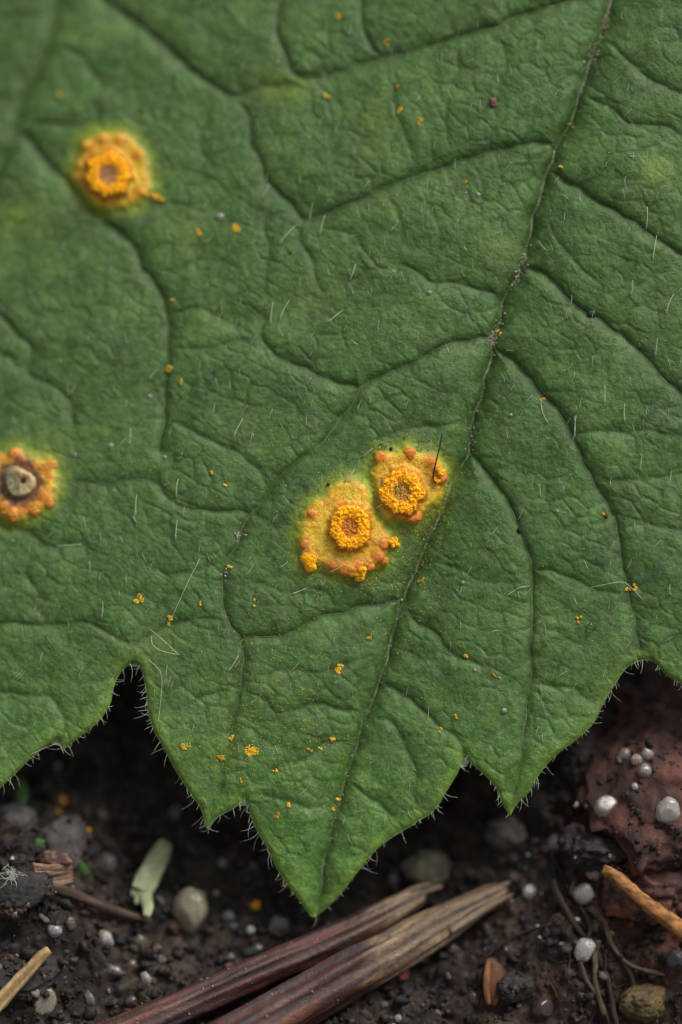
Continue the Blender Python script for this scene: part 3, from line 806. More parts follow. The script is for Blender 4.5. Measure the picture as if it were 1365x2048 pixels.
# ---- rust spots: the swollen patch is a part, its pieces sub-parts
ORANGE = np.array([0.95, 0.50, 0.014])
def spore_mesh(px, py, lift, rad_px, r, tint=ORANGE, spread=0.28):
    P = on_leaf(px, py) - FW * np.asarray(lift)[:, None]
    V, F = scatter_balls(P, np.asarray(rad_px) / PXMM, r, 0)
    n = len(P)
    cc = np.tile(tint, (n, 1)) * (1 + r.uniform(-spread, spread, (n, 1)))
    cc[:, 1] *= r.uniform(0.82, 1.18, n)
    return V, F, np.repeat(cc, 12, 0)
LAB = {'A': 'rust spot with a square orange ring and brown dotted centre', 'B': 'larger rust spot with an oval orange ring and spore heaps on its lower rim',
       'C': 'blurred round rust spot with a smooth orange ring and pinkish centre', 'D': 'rust spot with a dry grey-brown cap at its centre'}
for k, nm in enumerate(names, 1):
    p = PUST[nm]
    r = np.random.default_rng(300 + k)
    Fp = grid_faces(X.shape, cell & (cpid == k))
    Fp, (vp, cp, wp, np_) = compact(Fp, flatV, flatC, flatW, LN)
    cx, cy = p['c']
    o = on_leaf(cx, cy)
    sp = mk('rust_pustule', vp, Fp, M_LEAF, leaf, origin=o, col=cp, fl=wp, normals=np_, label=LAB[nm])
    rox, roy = p['ro']; rix, riy = p['ri']
    if nm != 'D':
        # ring of powdery spores heaped on the wall
        n = 15000 if nm != 'C' else 7000
        th = r.uniform(0, 2 * np.pi, n)
        wob = 1 + 0.10 * fbm(2.2 * np.cos(th) + k, 2.2 * np.sin(th), 2, 161 + k) * 2 + p['sq'] * 0.12 * np.cos(4 * th + 0.6)
        wob = wob + 0.035 * fbm(7 * np.cos(th) + k, 7 * np.sin(th), 2, 205 + k)
        f = 0.42 + 0.60 * r.uniform(0, 1, n)
        px = cx + rox * wob * f * np.cos(th); py = cy + roy * wob * f * np.sin(th)
        dens = fbm(px / 6.0, py / 6.0, 4, 211 + k, 0.75)
        edge = np.abs(f - 0.73) / 0.29
        keep = dens > (-0.80 + 1.05 * edge ** 2.0)
        px, py, dn, ed = px[keep], py[keep], dens[keep], edge[keep]
        lift = np.clip(0.06 * (1 - ed ** 2) + 0.13 * dn, 0.0, 0.22) * r.uniform(0.2, 1.0, len(px)) + 0.010
        V, F, Cc = spore_mesh(px, py, lift, r.uniform(0.8, 1.35, len(px)), r)
        mk('spore_ring', V, F, M_SPORE, sp, origin=o, col=Cc, smooth_shade=True)
        # dull spores on the crater floor
        n = 1500
        th = r.uniform(0, 2 * np.pi, n); f = np.sqrt(r.uniform(0, 1, n)) * 1.15
        px = cx + rix * f * np.cos(th); py = cy + riy * f * np.sin(th)
        keep = fbm(px / 5.0, py / 5.0, 2, 223 + k) > 0.0
        px, py = px[keep], py[keep]
        tint = {'A': np.array([0.58, 0.34, 0.06]), 'B': np.array([0.70, 0.28, 0.04]), 'C': np.array([0.50, 0.28, 0.14])}[nm]
        V, F, Cc = spore_mesh(px, py, 0.01 + 0.05 * r.uniform(0, 1, len(px)) ** 2, r.uniform(0.7, 1.2, len(px)), r, tint, 0.4)
        mk('crater_floor', V, F, M_SPORE, sp, origin=o, col=Cc)
    else:
        # dry domed cap with a rolled rim, a crease and a hole
        nr, na = 26, 72
        rrg = np.linspace(0, 1, nr)[:, None]; tg = np.linspace(0, 2 * np.pi, na, endpoint=False)[None, :]
        rad = 36 * (1 + 0.07 * np.cos(3 * tg + 0.4) + 0.06 * np.cos(2 * tg - 1.0))
        px = cx + rad * rrg * np.cos(tg); py = cy + rad * 0.98 * rrg * np.sin(tg)
        hgt = 0.20 + 0.05 * smooth(0.3, 0.7, rrg) - 0.38 * smooth(0.68, 1.0, rrg) ** 1.4
        crs = np.exp(-(((px - cx) * 0.75 - (py - cy) * -0.55 - 3) / 5) ** 2) * smooth(1.0, 0.6, rrg + 0 * tg)
        hole = np.exp(-(np.hypot(px - 47, (py - 963) * 0.8) / 4.5) ** 2)
        hgt = hgt + 0.035 * fbm(px / 14, py / 14, 3, 231) - 0.09 * crs - 0.16 * hole
        base = bil(WT, cx, cy)
        Vc = at_w(px, py, base + 0.03 + hgt).reshape(-1, 3)
        i = np.arange(nr - 1)[:, None] * na; j = np.arange(na)[None, :]
        Q = np.stack([i + j, i + na + j, i + na + (j + 1) % na, i + (j + 1) % na], -1).reshape(-1, 4)
        tt = smooth(-8, 14, (px - cx) + 0.3 * (cy - py) + 6 * fbm(px / 8, py / 8, 2, 233)).reshape(-1, 1)
        cc = lin(112, 106, 80) * (1 - tt) + lin(170, 146, 104) * tt
        hl = hole.reshape(-1, 1)
        cc = cc + (lin(70, 38, 26) - cc) * hl
        cc = cc * (0.9 + 0.25 * smooth(-0.3, 0.3, fbm(px / 6, py / 6, 3, 235)).reshape(-1, 1))
        rm_ = smooth(0.82, 1.0, rrg + 0.25 * fbm(px / 8, py / 8, 2, 237)).reshape(-1, 1)
        cc = cc + (lin(84, 56, 40) - cc) * 0.35 * rm_
        mk('dry_cap', Vc, Q, M_CAP, sp, origin=o, col=cc)
    for (bx, by, br) in BLIST[nm]:
        hgt = 0.55 if nm in 'AB' else 0.4
        V, F = blob(2, (br / PXMM * 1.10, br / PXMM * 1.04, br / PXMM * 0.55), int(bx * 7 + by), 0.36, 1.5)
        Rm = np.stack([AX, UP, -FW], 1)
        Pb = on_leaf(bx, by)
        V = V @ Rm.T + Pb + FW * br / PXMM * 0.45
        tint = np.array([0.58, 0.185, 0.013]) * random.uniform(0.8, 1.15)
        if nm == 'D': tint = np.array([0.52, 0.19, 0.016])
        if nm == 'C': tint = np.array([0.52, 0.28, 0.016])
        mk('blister', V, F, M_BLIST, sp, origin=Pb, col=np.tile(tint, (len(V), 1)))
def heap(px, py, rx, ry, n, seed, hmax=0.25, rad=(0.8, 1.4)):
    """positions of spores in a ragged little heap"""
    r = np.random.default_rng(seed)
    nb = max(1, int(2 + (rx + ry) / 6))
    bx = px + r.normal(0, rx * 0.42, nb); by = py + r.normal(0, ry * 0.42, nb); br = r.uniform(0.35, 0.65, nb) * min(rx, ry)
    c = r.integers(0, nb, n)
    a = r.uniform(0, 2 * np.pi, n); f = np.sqrt(r.uniform(0, 1, n))
    x = bx[c] + br[c] * f * np.cos(a); y = by[c] + br[c] * f * np.sin(a)
    lift = hmax * (1 - f * f) * r.uniform(0, 1, n) + 0.010
    return x, y, lift, r.uniform(*rad, n), r
pust_objs = [o for o in leaf.children if o.name.startswith('rust_pustule')]
for (hx, hy, rx, ry, n) in [(620, 1121, 17, 18, 800), (722, 1149, 19, 13, 800), (784, 1087, 12, 11, 420), (880, 945, 10, 10, 200), (874, 962, 8, 6, 100)]:
    own = 'AB'.index('A' if hx > 800 else 'B')
    x, y, l, rad, r = heap(hx, hy, rx, ry, n * 2, int(hx), 0.26)
    V, F, Cc = spore_mesh(x, y, l, rad, r)
    mk('spore_heap', V, F, M_SPORE, pust_objs[own], col=Cc)
x, y, l, rad, r = heap(312, 396, 11, 8, 240, 77, 0.25)
V, F, Cc = spore_mesh(x, y, l, rad, r, ORANGE * 0.8)
mk('spore_heap', V, F, M_SPORE, pust_objs[2], col=Cc)

# ---- vein cords lying in the grooves
def unwander(pts):
    p = catmull(pts, 8.0)
    x, y = p[:, 0].copy(), p[:, 1].copy()
    for _ in range(4):
        x = p[:, 0] - 9 * fbm(x / 60, y / 60, 2, 61); y = p[:, 1] - 9 * fbm(x / 60, y / 60, 2, 67)
    return x, y
def cord(name, pts, r0, r1, seed, tan, sides=8):
    x, y = unwander(pts)
    t = np.linspace(0, 1, len(x))
    rad = (r0 + (r1 - r0) * t) * (1 + 0.45 * fbm(t * len(x) / 7, t * 0 + seed, 3, 241)) / PXMM
    P = on_leaf(x, y) + FW * (rad * 0.45)[:, None]
    V, F = tube(P, rad, sides)
    n1 = smooth(-0.3, 0.4, fbm(t * len(x) / 9, t * 0 + seed * 1.7, 3, 251))[:, None]
    cc = (tan * n1 + lin(70, 92, 50) * (1 - n1)) * (0.8 + 0.4 * n1)
    cc = np.vstack([np.repeat(cc, sides, 0), cc[:1], cc[-1:]])
    return mk(name, V, F, M_VEIN, leaf, col=cc)
cord('midrib', MID, 3.4, 1.5, 1, lin(116, 112, 88), 10)
cord('lateral_vein', LMID, 4.0, 2.4, 2, lin(84, 96, 62))
for k, (pts, dep, half, cr) in enumerate(VEINS):
    if cr > 0:
        cord('lateral_vein', pts, cr * 1.3, cr * 0.75, 10 + k, lin(82, 100, 62) if k % 3 else lin(92, 98, 72), 6)

# ---- hairs on the blade
def hair_geom(x0, y0, x1, y1, lift, r_px, curl, seg=5, sides=4):
    t = np.linspace(0, 1, seg + 1)
    dx, dy = x1 - x0, y1 - y0
    L = math.hypot(dx, dy)
    x = x0 + dx * t - dy / L * curl * np.sin(np.pi * t); y = y0 + dy * t + dx / L * curl * np.sin(np.pi * t)
    w0 = bil(WT, x, y)
    w = np.maximum(w0, w0[0] + 0 * w0) + lift * np.sin(np.pi * 0.5 * t) + r_px / PXMM * 0.3
    P = at_w(x, y, w)
    return tube(P, r_px / PXMM * (1 - 0.8 * t), sides)
HAIRS = [(259, 887, 262, 856), (467, 874, 487, 836), (500, 885, 505, 867), (410, 900, 416, 886), (354, 995, 357, 958), (272, 1031, 274, 990), (179, 1146, 180, 1122), (351, 1079, 355, 1040), (615, 769, 624, 755),
         (654, 645, 686, 620), (541, 648, 546, 604), (538, 838, 546, 818), (203, 1236, 206, 1204), (1209, 807, 1210, 770), (1250, 843, 1250, 808), (1311, 712, 1315, 676), (1280, 940, 1284, 914),
         (1336, 971, 1343, 943), (1080, 992, 1079, 967), (1150, 874, 1153, 830), (1267, 1062, 1269, 1044), (1342, 1190, 1341, 1168), (1185, 730, 1187, 712), (1293, 458, 1295, 413), (1250, 370, 1253, 352),
         (1306, 520, 1314, 470), (1333, 628, 1348, 588), (1210, 334, 1214, 324), (689, 963, 710, 939), (726, 913, 746, 896), (809, 873, 815, 866), (604, 1107, 625, 1088), (560, 1135, 576, 1123), (584, 1188, 614, 1176),
         (752, 1016, 764, 1009), (660, 1145, 683, 1133), (643, 1171, 651, 1159), (456, 1342, 478, 1309), (584, 1341, 598, 1326), (446, 1269, 452, 1257), (559, 488, 593, 450), (523, 396, 539, 368),
         (858, 900, 863, 880), (1140, 610, 1143, 590), (1262, 590, 1266, 560), (620, 440, 626, 405), (640, 470, 650, 430), (700, 560, 712, 528), (560, 640, 580, 600), (470, 1335, 480, 1322)]
for (x0, y0, x1, y1) in HAIRS:
    V, F = hair_geom(x0, y0, x1, y1, 0.22, 1.6, random.uniform(-2.5, 2.5), 6, 5)
    mk('hair', V, F, M_HAIR, leaf)
r = np.random.default_rng(400)
parts = []
while len(parts) < 520:
    x0, y0 = r.uniform(-40, 1400), r.uniform(-40, 1800)
    if bil(DES, x0, y0) < 8: continue
    a = math.radians(r.normal(76, 24)); L = r.uniform(8, 26)
    x1, y1 = x0 + L * math.cos(a), y0 - L * math.sin(a)
    if bil(DES, x1, y1) < 2: continue
    parts.append(hair_geom(x0, y0, x1, y1, r.uniform(0.05, 0.25), r.uniform(0.45, 0.85), r.uniform(-2, 2), 4, 4))
V, F = merge(parts)
mk('surface_hairs', V, F, M_HAIR, leaf, origin=LEAF_O, kind='stuff')
# fringe along the margin
nrm = np.roll(OUTC, -1, 0) - np.roll(OUTC, 1, 0)
nrm = np.stack([-nrm[:, 1], nrm[:, 0]], 1); nrm /= np.linalg.norm(nrm, axis=1)[:, None] + 1e-9
tst = OUTC + nrm * 6
if inside_poly(tst[:, 0], tst[:, 1], OUTC).mean() > 0.5: nrm = -nrm
vis = np.nonzero((OUTC[:, 0] > -60) & (OUTC[:, 0] < 1430) & (OUTC[:, 1] > 1200))[0]
parts = []
for _ in range(230):
    k = int(r.choice(vis)); x0, y0 = OUTC[k]; n = nrm[k]
    tang = np.array([n[1], -n[0]])
    d = n * 0.8 + tang * r.normal(0, 0.4) + np.array([r.normal(0, 0.2), 0.6]); d /= np.linalg.norm(d)
    L = r.uniform(6, 16) * (1.9 if r.uniform() < 0.3 else 1.0)
    if 200 < x0 < 520: L *= 1.2
    t = np.linspace(0, 1, 6)
    curl = r.uniform(-0.8, 0.8)
    x = x0 - d[0] * 3 + d[0] * L * t - d[1] * curl * L * t * t; y = y0 - d[1] * 3 + d[1] * L * t + d[0] * curl * L * t * t
    w = bil(WT, x0 - n[0] * 4, y0 - n[1] * 4) - 0.04 + r.uniform(-0.25, 0.25) * t
    parts.append(tube(at_w(x, y, w), r.uniform(0.28, 0.5) / PXMM * (1 - 0.6 * t), 4))
V, F = merge(parts)
mk('margin_hairs', V, F, M_HAIR, leaf, origin=LEAF_O, kind='stuff')
# stalk that carries the blade, out of the frame
pet0 = at_w(1290.0, -480.0, float(bil(W, 1290, -470)) - 0.2)
t = np.linspace(0, 1, 14)[:, None]
pend = np.array([pet0[0] + 3.0, pet0[1] + 22.0, float(soil_h(pet0[0] + 3.0, pet0[1] + 22.0)) - 0.4])
P = pet0 * (1 - t) + pend * t + np.array([0, 0, 3.0]) * np.sin(np.pi * t) * (1 - t)
V, F = tube(P, 0.8, 10)
mk('petiole', V, F, M_GREEN, leaf, col=np.tile([0.10, 0.14, 0.05], (len(V), 1)))

# =================================================================== things lying on the leaf
def clump(px, py, rx, ry, phrase, tint=1.0, size='small', ok=True, n=None):
    n = n or int(16 + rx * ry * 1.3)
    x, y, l, rad, r = heap(px, py, rx * 1.05, ry * 1.05, n, int(px * 13 + py), 0.05, (0.7, 1.25))
    V, F, Cc = spore_mesh(x, y, l, rad, r, np.array([0.80, 0.50, 0.038]) * tint)
    mk('spore_clump', V, F, M_SPORE, label='%s yellow-orange spore clump %s' % (size, phrase), cat='spores', group='loose spore clumps on the leaf', col=Cc)
for a in [
 (472, 453, 10, 11, 'on the leaf below the blurred rust spot', .85, 'thick blurred'), (398, 467, 8, 8, 'below the blurred round rust spot, left of a thicker clump', .75, 'blurred'),
 (120, 188, 8, 8, 'beside the vein above the blurred rust spot', .55), (678, 33, 8, 7, 'above the yellowed vein bend near the upper edge', .7), (653, 190, 8, 6, 'right of the yellowed vein bend', .7),
 (776, 85, 5, 8, 'in the vein corner above the upper side vein', .65), (802, 223, 6, 7, 'right of the yellowish blotch', .7), (842, 242, 7, 7, 'furthest right of three below the upper side vein', .65), (793, 172, 5, 5, 'just below the upper side vein', .5),
 (1143, 246, 6, 4, 'lying on the midrib above the side vein junction', .85, 'tiny'), (1119, 334, 5, 4, 'lying on the midrib below the side vein junction', .9, 'tiny'), (998, 663, 5, 5, 'on the midrib where two side veins meet', .95, 'tiny'),
 (337, 737, 7, 8, 'in the long vein left of the blade centre', .8), (361, 764, 6, 5, 'beside the long vein below a larger clump', .7, 'tiny'), (345, 600, 4, 4, 'high on the long vein', .6, 'tiny'),
 (275, 1199, 8, 11, 'upright on the blade above the deep left notch', .95), (337, 1240, 7, 8, 'just above the deep left notch', .95), (463, 1133, 6, 5, 'in the vein left of the paired rust spots', .95),
 (427, 945, 6, 4, 'left of the vein fork beside the paired rust spots', .75, 'tiny'), (452, 971, 5, 4, 'below another left of the paired rust spots', .75, 'tiny'), (402, 1207, 6, 4, 'left of the curved vein above the tooth', .8, 'tiny'), (508, 1203, 4, 7, 'inside the curved vein above the tooth', .85, 'tiny'),
 (680, 1338, 7, 14, 'tall and narrow, left of the midrib on the lower lobe', .95, 'large'), (505, 1500, 15, 15, 'on the lower lobe right of the small tooth vein', 1.0, 'largest'), (462, 1478, 8, 5, 'on the vein running to the small tooth', .95), (445, 1513, 8, 9, 'brownish, on the small tooth below another clump', .6),
 (368, 1495, 8, 8, 'near the left edge of the small tooth', .85), (660, 1478, 10, 5, 'flat, left of the midrib on the lower lobe', .95), (577, 1613, 6, 7, 'near the edge of the lower lobe above the tip', .9), (676, 1598, 6, 6, 'on the midrib near the leaf tip', 1.0), (668, 1620, 4, 7, 'just below another on the midrib near the leaf tip', .9),
 (548, 1541, 9, 4, 'flat, below the largest clump', .85), (620, 1500, 5, 4, 'right of the largest clump', .75, 'tiny'), (640, 1497, 5, 4, 'on the fine side vein of the lower lobe', .85, 'tiny'), (482, 1560, 4, 9, 'streaked, above the small inner notch', .7), (555, 1632, 6, 8, 'faint, near the lower edge of the lobe', .55),
 (1270, 1174, 6, 6, 'by a white fibre at the right-hand vein', .85), (1256, 1179, 5, 5, 'at the end of a white fibre by the right-hand vein', .85), (1158, 1237, 5, 9, 'right of the long vein near a clear droplet', .75), (1085, 800, 6, 5, 'in the curved vein right of the midrib', .6, 'tiny'),
 (932, 1312, 8, 5, 'beside the midrib fork on the lower lobe', .7), (990, 1353, 9, 4, 'faint and flat, left of the long straight vein', .55), (884, 1459, 4, 4, 'on the vein leading to the right inner notch', .85, 'tiny'), (913, 1434, 4, 6, 'above the right inner notch', .7, 'tiny'), (736, 1276, 6, 7, 'left of the midrib above the lower lobe', .65),
 (930, 365, 8, 5, 'under the second side vein left of the midrib', .5), (1208, 1030, 4, 6, 'on the right-hand vein beside a brown speck', .6, 'tiny'), (845, 1160, 7, 5, 'beside the midrib below the paired rust spots', .55),
]:
    clump(*a)
# fine dust shed round the paired spots
r = np.random.default_rng(500)
dx, dy = [], []
for (cx, cy, sx, sy, n) in [(690, 1165, 60, 16, 120), (830, 1090, 30, 40, 130), (870, 1040, 20, 30, 90), (800, 1180, 40, 40, 90), (560, 1400, 60, 60, 140), (470, 1480, 60, 60, 160), (590, 1480, 70, 40, 140), (640, 1560, 60, 60, 60), (560, 1250, 60, 30, 60), (700, 1100, 300, 250, 160), (300, 500, 250, 250, 60), (870, 1220, 80, 80, 60)]:
    dx.append(r.normal(cx, sx, n)); dy.append(r.normal(cy, sy, n))
dx = np.concatenate(dx); dy = np.concatenate(dy)
k = bil(DES, dx, dy) > 4
dx, dy = dx[k], dy[k]
V, F, Cc = spore_mesh(dx, dy, np.full(len(dx), 0.008), r.uniform(0.55, 1.1, len(dx)), r, np.array([0.62, 0.36, 0.03]), 0.4)
mk('spore_dust', V, F, M_SPORE, origin=LEAF_O, col=Cc, kind='stuff', label='fine orange spore dust sprinkled over the leaf', cat='dust')

# pale specks, dirt, droplets, bristle, fibres
def on_leaf_blob(name, px, py, rx, ry, h, seed, mat, color, label, cat, group=None, rough=0.25, sub=2, lift=0.4):
    V, F = blob(sub, (rx / PXMM, ry / PXMM, h / PXMM), seed, rough, 1.4)
    Rm = np.stack([AX, UP, -FW], 1)
    Pb = on_leaf(px, py)
    V = V @ Rm.T + Pb - FW * h / PXMM * lift
    return mk(name, V, F, mat, origin=Pb, col=np.tile(color, (len(V), 1)), label=label, cat=cat, group=group)
for (px, py, rr_, lab) in [(441, 433, 8, 'white grain on the leaf beside a spore clump, below the blurred rust spot'), (222, 891, 6, 'round cream grain on the leaf right of the capped rust spot'), (151, 910, 4, 'tiny cream grain at the yellow edge of the capped rust spot'),
                           (860, 585, 5, 'tiny white grain under a short side vein left of the midrib'), (300, 793, 5, 'oblong white grain left of the long vein'), (330, 914, 4, 'tiny pale grain beside a green droplet left of the blade centre'), (957, 389, 5, 'pale grain between two side veins left of the midrib'),
                           (1009, 1421, 6, 'cream grain left of the long straight vein on the lower right tooth'), (1115, 1022, 4, 'tiny pale grain right of the dark vein fork'), (1022, 830, 4, 'pale grain between midrib and curved vein'), (926, 1165, 4, 'tiny pale grain right of the midrib below the paired rust spots'), (950, 1340, 4, 'tiny pale grain below a spore clump on the lower lobe')]:
    on_leaf_blob('mineral_grain', px, py, rr_, rr_ * 0.85, rr_ * 0.7, int(px), M_GRAIN, lin(205, 208, 190), lab, 'grain', 'pale grains on the leaf')
on_leaf_blob('dirt_speck', 987, 205, 8, 11, 6, 31, M_CRUMB, lin(96, 66, 66), 'purplish brown speck on the leaf between upper side veins', 'speck')
on_leaf_blob('dirt_speck', 1184, 627, 9, 6, 6, 32, M_CRUMB, lin(44, 40, 42), 'dark crumb in the side vein right of the midrib', 'speck')
on_leaf_blob('dirt_speck', 783, 898, 3.5, 4, 3, 33, M_CRUMB, lin(20, 20, 20), 'tiny black dot above the square-ringed rust spot', 'speck')
on_leaf_blob('dirt_speck', 657, 969, 4, 4, 3, 34, M_CRUMB, lin(24, 26, 26), 'tiny black dot at the upper edge of the oval-ringed rust spot', 'speck')
on_leaf_blob('dirt_speck', 1040, 1060, 5, 5, 4, 35, M_CRUMB, lin(26, 26, 24), 'dark speck in the long vein below its fork', 'speck')
on_leaf_blob('dirt_speck', 1213, 1031, 4, 5, 4, 36, M_CRUMB, lin(90, 34, 28), 'reddish brown speck on the right-hand vein', 'speck')
for (px, py, rr_, lab) in [(765, 894, 9, 'clear green-tinted droplet above the square-ringed rust spot'), (838, 897, 7, 'small clear droplet on the upper rim of the square-ringed rust spot'), (1182, 1254, 9, 'clear droplet near the notch at the right margin'), (362, 911, 9, 'clear droplet on the blade left of its centre')]:
    on_leaf_blob('water_droplet', px, py, rr_, rr_ * 0.9, rr_ * 0.6, int(px), M_DROP, (1, 1, 1), lab, 'droplet', 'clear droplets on the leaf', 0.04, 3, 0.3)
# pale dust over the whole blade
r = np.random.default_rng(505)
dx, dy = r.uniform(-30, 1395, 1500), r.uniform(-30, 1820, 1500)
k = bil(DES, dx, dy) > 4
dx, dy = dx[k], dy[k]
V, F = scatter_balls(on_leaf(dx, dy, 0.004), (0.3 + 0.9 * r.uniform(0, 1, len(dx)) ** 4) / PXMM, r, 0, 0.35)
cc = np.array([lin(190, 194, 176), lin(150, 150, 120), lin(60, 56, 48)])[r.choice(3, len(dx), p=[.5, .35, .15])]
mk('leaf_dust', V, F, M_CRUMB, origin=LEAF_O, col=np.repeat(cc, 12, 0), kind='stuff', label='pale dust specks scattered thinly over the leaf', cat='dust')
# dirt gathered on the midrib
r = np.random.default_rng(510)
dx, dy = [], []
mp = np.stack(unwander(MID), 1)
for (cx, cy, s, n) in [(1211, 42, 9, 40), (1190, 92, 11, 50), (1162, 170, 8, 14), (1047, 520, 7, 34), (1030, 560, 9, 30), (985, 682, 8, 50), (995, 640, 8, 20), (478, 1070, 6, 26), (450, 1150, 6, 16), (900, 985, 6, 16), (935, 860, 6, 12)]:
    a = r.normal(0, 1, (n, 2)) * s
    if cx > 600:
        kk = np.argmin(np.hypot(mp[:, 0] - cx, mp[:, 1] - cy)); cx, cy = mp[kk]
        a = a @ np.array([[0.55, 0.0], [-0.45, 1.5]])
    dx.append(cx + a[:, 0]); dy.append(cy + a[:, 1])
n = 130
kk = r.integers(0, len(mp), n); dx.append(mp[kk, 0] + r.normal(0, 3, n)); dy.append(mp[kk, 1] + r.normal(0, 3, n))
dx = np.concatenate(dx); dy = np.concatenate(dy); k = bil(DES, dx, dy) > 4; dx, dy = dx[k], dy[k]
dx = np.concatenate([dx, dx + r.normal(0, 3, len(dx))]); dy = np.concatenate([dy, dy + r.normal(0, 4, len(dy))])
P = on_leaf(dx, dy, 0.015)
V, F = scatter_balls(P, (0.5 + 1.5 * r.uniform(0, 1, len(P)) ** 2) / PXMM, r, 0, 0.4)
cc = np.where(r.uniform(size=(len(P), 1)) < 0.55, lin(140, 126, 104), lin(190, 182, 168)) * r.uniform(0.6, 1.1, (len(P), 1))
mk('midrib_dirt', V, F, M_CRUMB, origin=LEAF_O, col=np.repeat(cc, 12, 0), kind='stuff', label='grey-brown dirt caught along the midrib groove', cat='dirt')

P = np.array([on_leaf(885, 867, 0.42), on_leaf(880, 893, 0.50), on_leaf(873, 922, 0.36), on_leaf(868, 945, 0.16), on_leaf(867, 955, 0.06), on_leaf(871, 966, 0.02)])
P = catmull(P, 0.08)
V, F = tube(P, np.concatenate([[0.034], np.full(len(P) - 2, 0.028), [0.016]]), 8)
mk('bristle', V, F, M_BLACK, label='bent black bristle standing on the square-ringed rust spot', cat='bristle')
FIB = [([(300, 1258), (322, 1276), (340, 1292), (359, 1310)], 'straight white fibre crossing above the deep left notch'), ([(304, 1272), (305, 1288), (325, 1302), (358, 1309)], 'bowed white fibre beside a straight one above the deep left notch'),
       ([(296, 1318), (312, 1332), (324, 1352), (322, 1400), (317, 1442)], 'long thin fibre hanging down the small tooth'), ([(400, 1117), (372, 1174), (344, 1236)], 'long straight thin fibre rising from the clump above the deep notch'), ([(1014, 1191), (1040, 1175), (1062, 1172)], 'short white fibre across the long straight vein'),
       ([(1180, 1175), (1215, 1168), (1246, 1164), (1266, 1178), (1285, 1198)], 'bent white fibre over the right-hand vein'), ([(113, 1091), (140, 1090), (164, 1088)], 'short white fibre on the left lobe below the capped rust spot'), ([(1082, 800), (1086, 825), (1097, 846)], 'curled pale fibre hanging from the curved vein'), ([(1150, 832), (1151, 862), (1145, 882)], 'pale bent fibre between the right-hand veins'),
       ([(60, 1510), (95, 1494), (118, 1488), (128, 1508)], 'grey fibre along the edge of the left lobe')]
for pts, lab in FIB:
    p = catmull(pts, 6.0)
    V, F = tube(on_leaf(p[:, 0], p[:, 1], 0.05 + 0.06 * np.sin(np.linspace(0, np.pi, len(p)))), 0.38 / PXMM, 5)
    mk('fibre', V, F, M_HAIR, label=lab, cat='fibre', group='loose fibres on the leaf')

# =================================================================== things on the ground
# ---- dried split stem
def strand(name, cpts, zoff, flat, seed, tan_from, tan_to, parent, ridge=0.05):
    """cpts: (px, py, half-thickness px); lies on the soil, fibrous surface, bark peeled to tan towards the end"""
    c = np.array(cpts, float)
    cc = catmull(c, 9.0)
    n = len(cc); sides = 40
    rad = cc[:, 2] / PXMM
    zc = zoff + rad * 0.8
    P = at_z(cc[:, 0], cc[:, 1], zc)
    T = np.gradient(P, axis=0); T /= np.linalg.norm(T, axis=1)[:, None]
    B = np.array([0, 0, 1.0]) - T * T[:, 2:3]; B /= np.linalg.norm(B, axis=1)[:, None]
    A = np.cross(T, B)
    th = np.linspace(0, 2 * np.pi, sides, endpoint=False)
    L = np.concatenate([[0], np.cumsum(np.linalg.norm(np.diff(P, axis=0), axis=1))])
    TH, LL = np.meshgrid(th, L)
    rib = fbm(TH * 3.2, LL * 0.12, 3, seed) * ridge * 2.2 + fbm(TH * 9, LL * 0.3, 2, seed + 7) * ridge + fbm(TH * 1.3, LL * 0.8, 2, seed + 3) * ridge
    # lengthwise crack
    crack = np.exp(-((TH - 1.25 - 0.15 * fbm(LL * 0.4, LL * 0, 2, seed + 9)) / 0.09) ** 2) * smooth(0.2, 0.5, LL / L[-1])
    R = rad[:, None] * (1 + rib - 0.30 * crack)
    V = P[:, None] + (np.cos(TH) * R)[..., None] * A[:, None] + (np.sin(TH) * R * flat)[..., None] * B[:, None]
    i = np.arange(n - 1)[:, None] * sides; j = np.arange(sides)[None, :]
    Q = np.stack([i + j, i + (j + 1) % sides, i + sides + (j + 1) % sides, i + sides + j], -1).reshape(-1, 4)
    V = np.vstack([V.reshape(-1, 3), P[0], P[-1] + T[-1] * rad[-1] * 0.5])
    jj_ = np.arange(sides)
    caps = np.vstack([np.stack([(jj_ + 1) % sides, jj_, np.full(sides, n * sides)], -1), np.stack([(n - 1) * sides + jj_, (n - 1) * sides + (jj_ + 1) % sides, np.full(sides, n * sides + 1)], -1)])
    s1 = fbm(TH * 4, LL * 0.35, 3, seed + 11); s2 = fbm(TH * 12, LL * 0.25, 3, seed + 13)
    tan = smooth(tan_from, tan_to, cc[:, 0])[:, None] * 0.95 + 0.75 * s1 + 0.5 * s2
    tan = smooth(0.3, 0.65, tan)[..., None]
    red = smooth(-0.3, 0.4, s2 + 0.5 * s1)[..., None]
    col = lin(38, 28, 29) * (1 - red) + lin(78, 40, 33) * red
    hi = smooth(0.2, 0.5, fbm(TH * 22, LL * 0.22, 2, seed + 17))[..., None]
    col = col + (lin(122, 66, 40) - col) * 0.65 * hi
    tcol = lin(120, 100, 77) * (0.5 + 0.75 * smooth(-0.4, 0.4, s2)[..., None])
    tcol = tcol + (lin(62, 50, 44) - tcol) * smooth(0.1, 0.5, s1)[..., None] * 0.7
    col = col + (tcol - col) * tan
    col = col + (lin(26, 20, 18) - col) * crack[..., None] * 0.8
    col = np.vstack([col.reshape(-1, 3), lin(120, 98, 70), lin(120, 98, 70)])
    return mk(name, V, [Q, caps], M_BARK, parent, col=col)
st_o = at_z(690.0, 1920.0, 0.0)
stem = empty('dried_stem', st_o, 'dried red-brown split stem with frayed tan end, lying on soil under the leaf tip', 'stem')
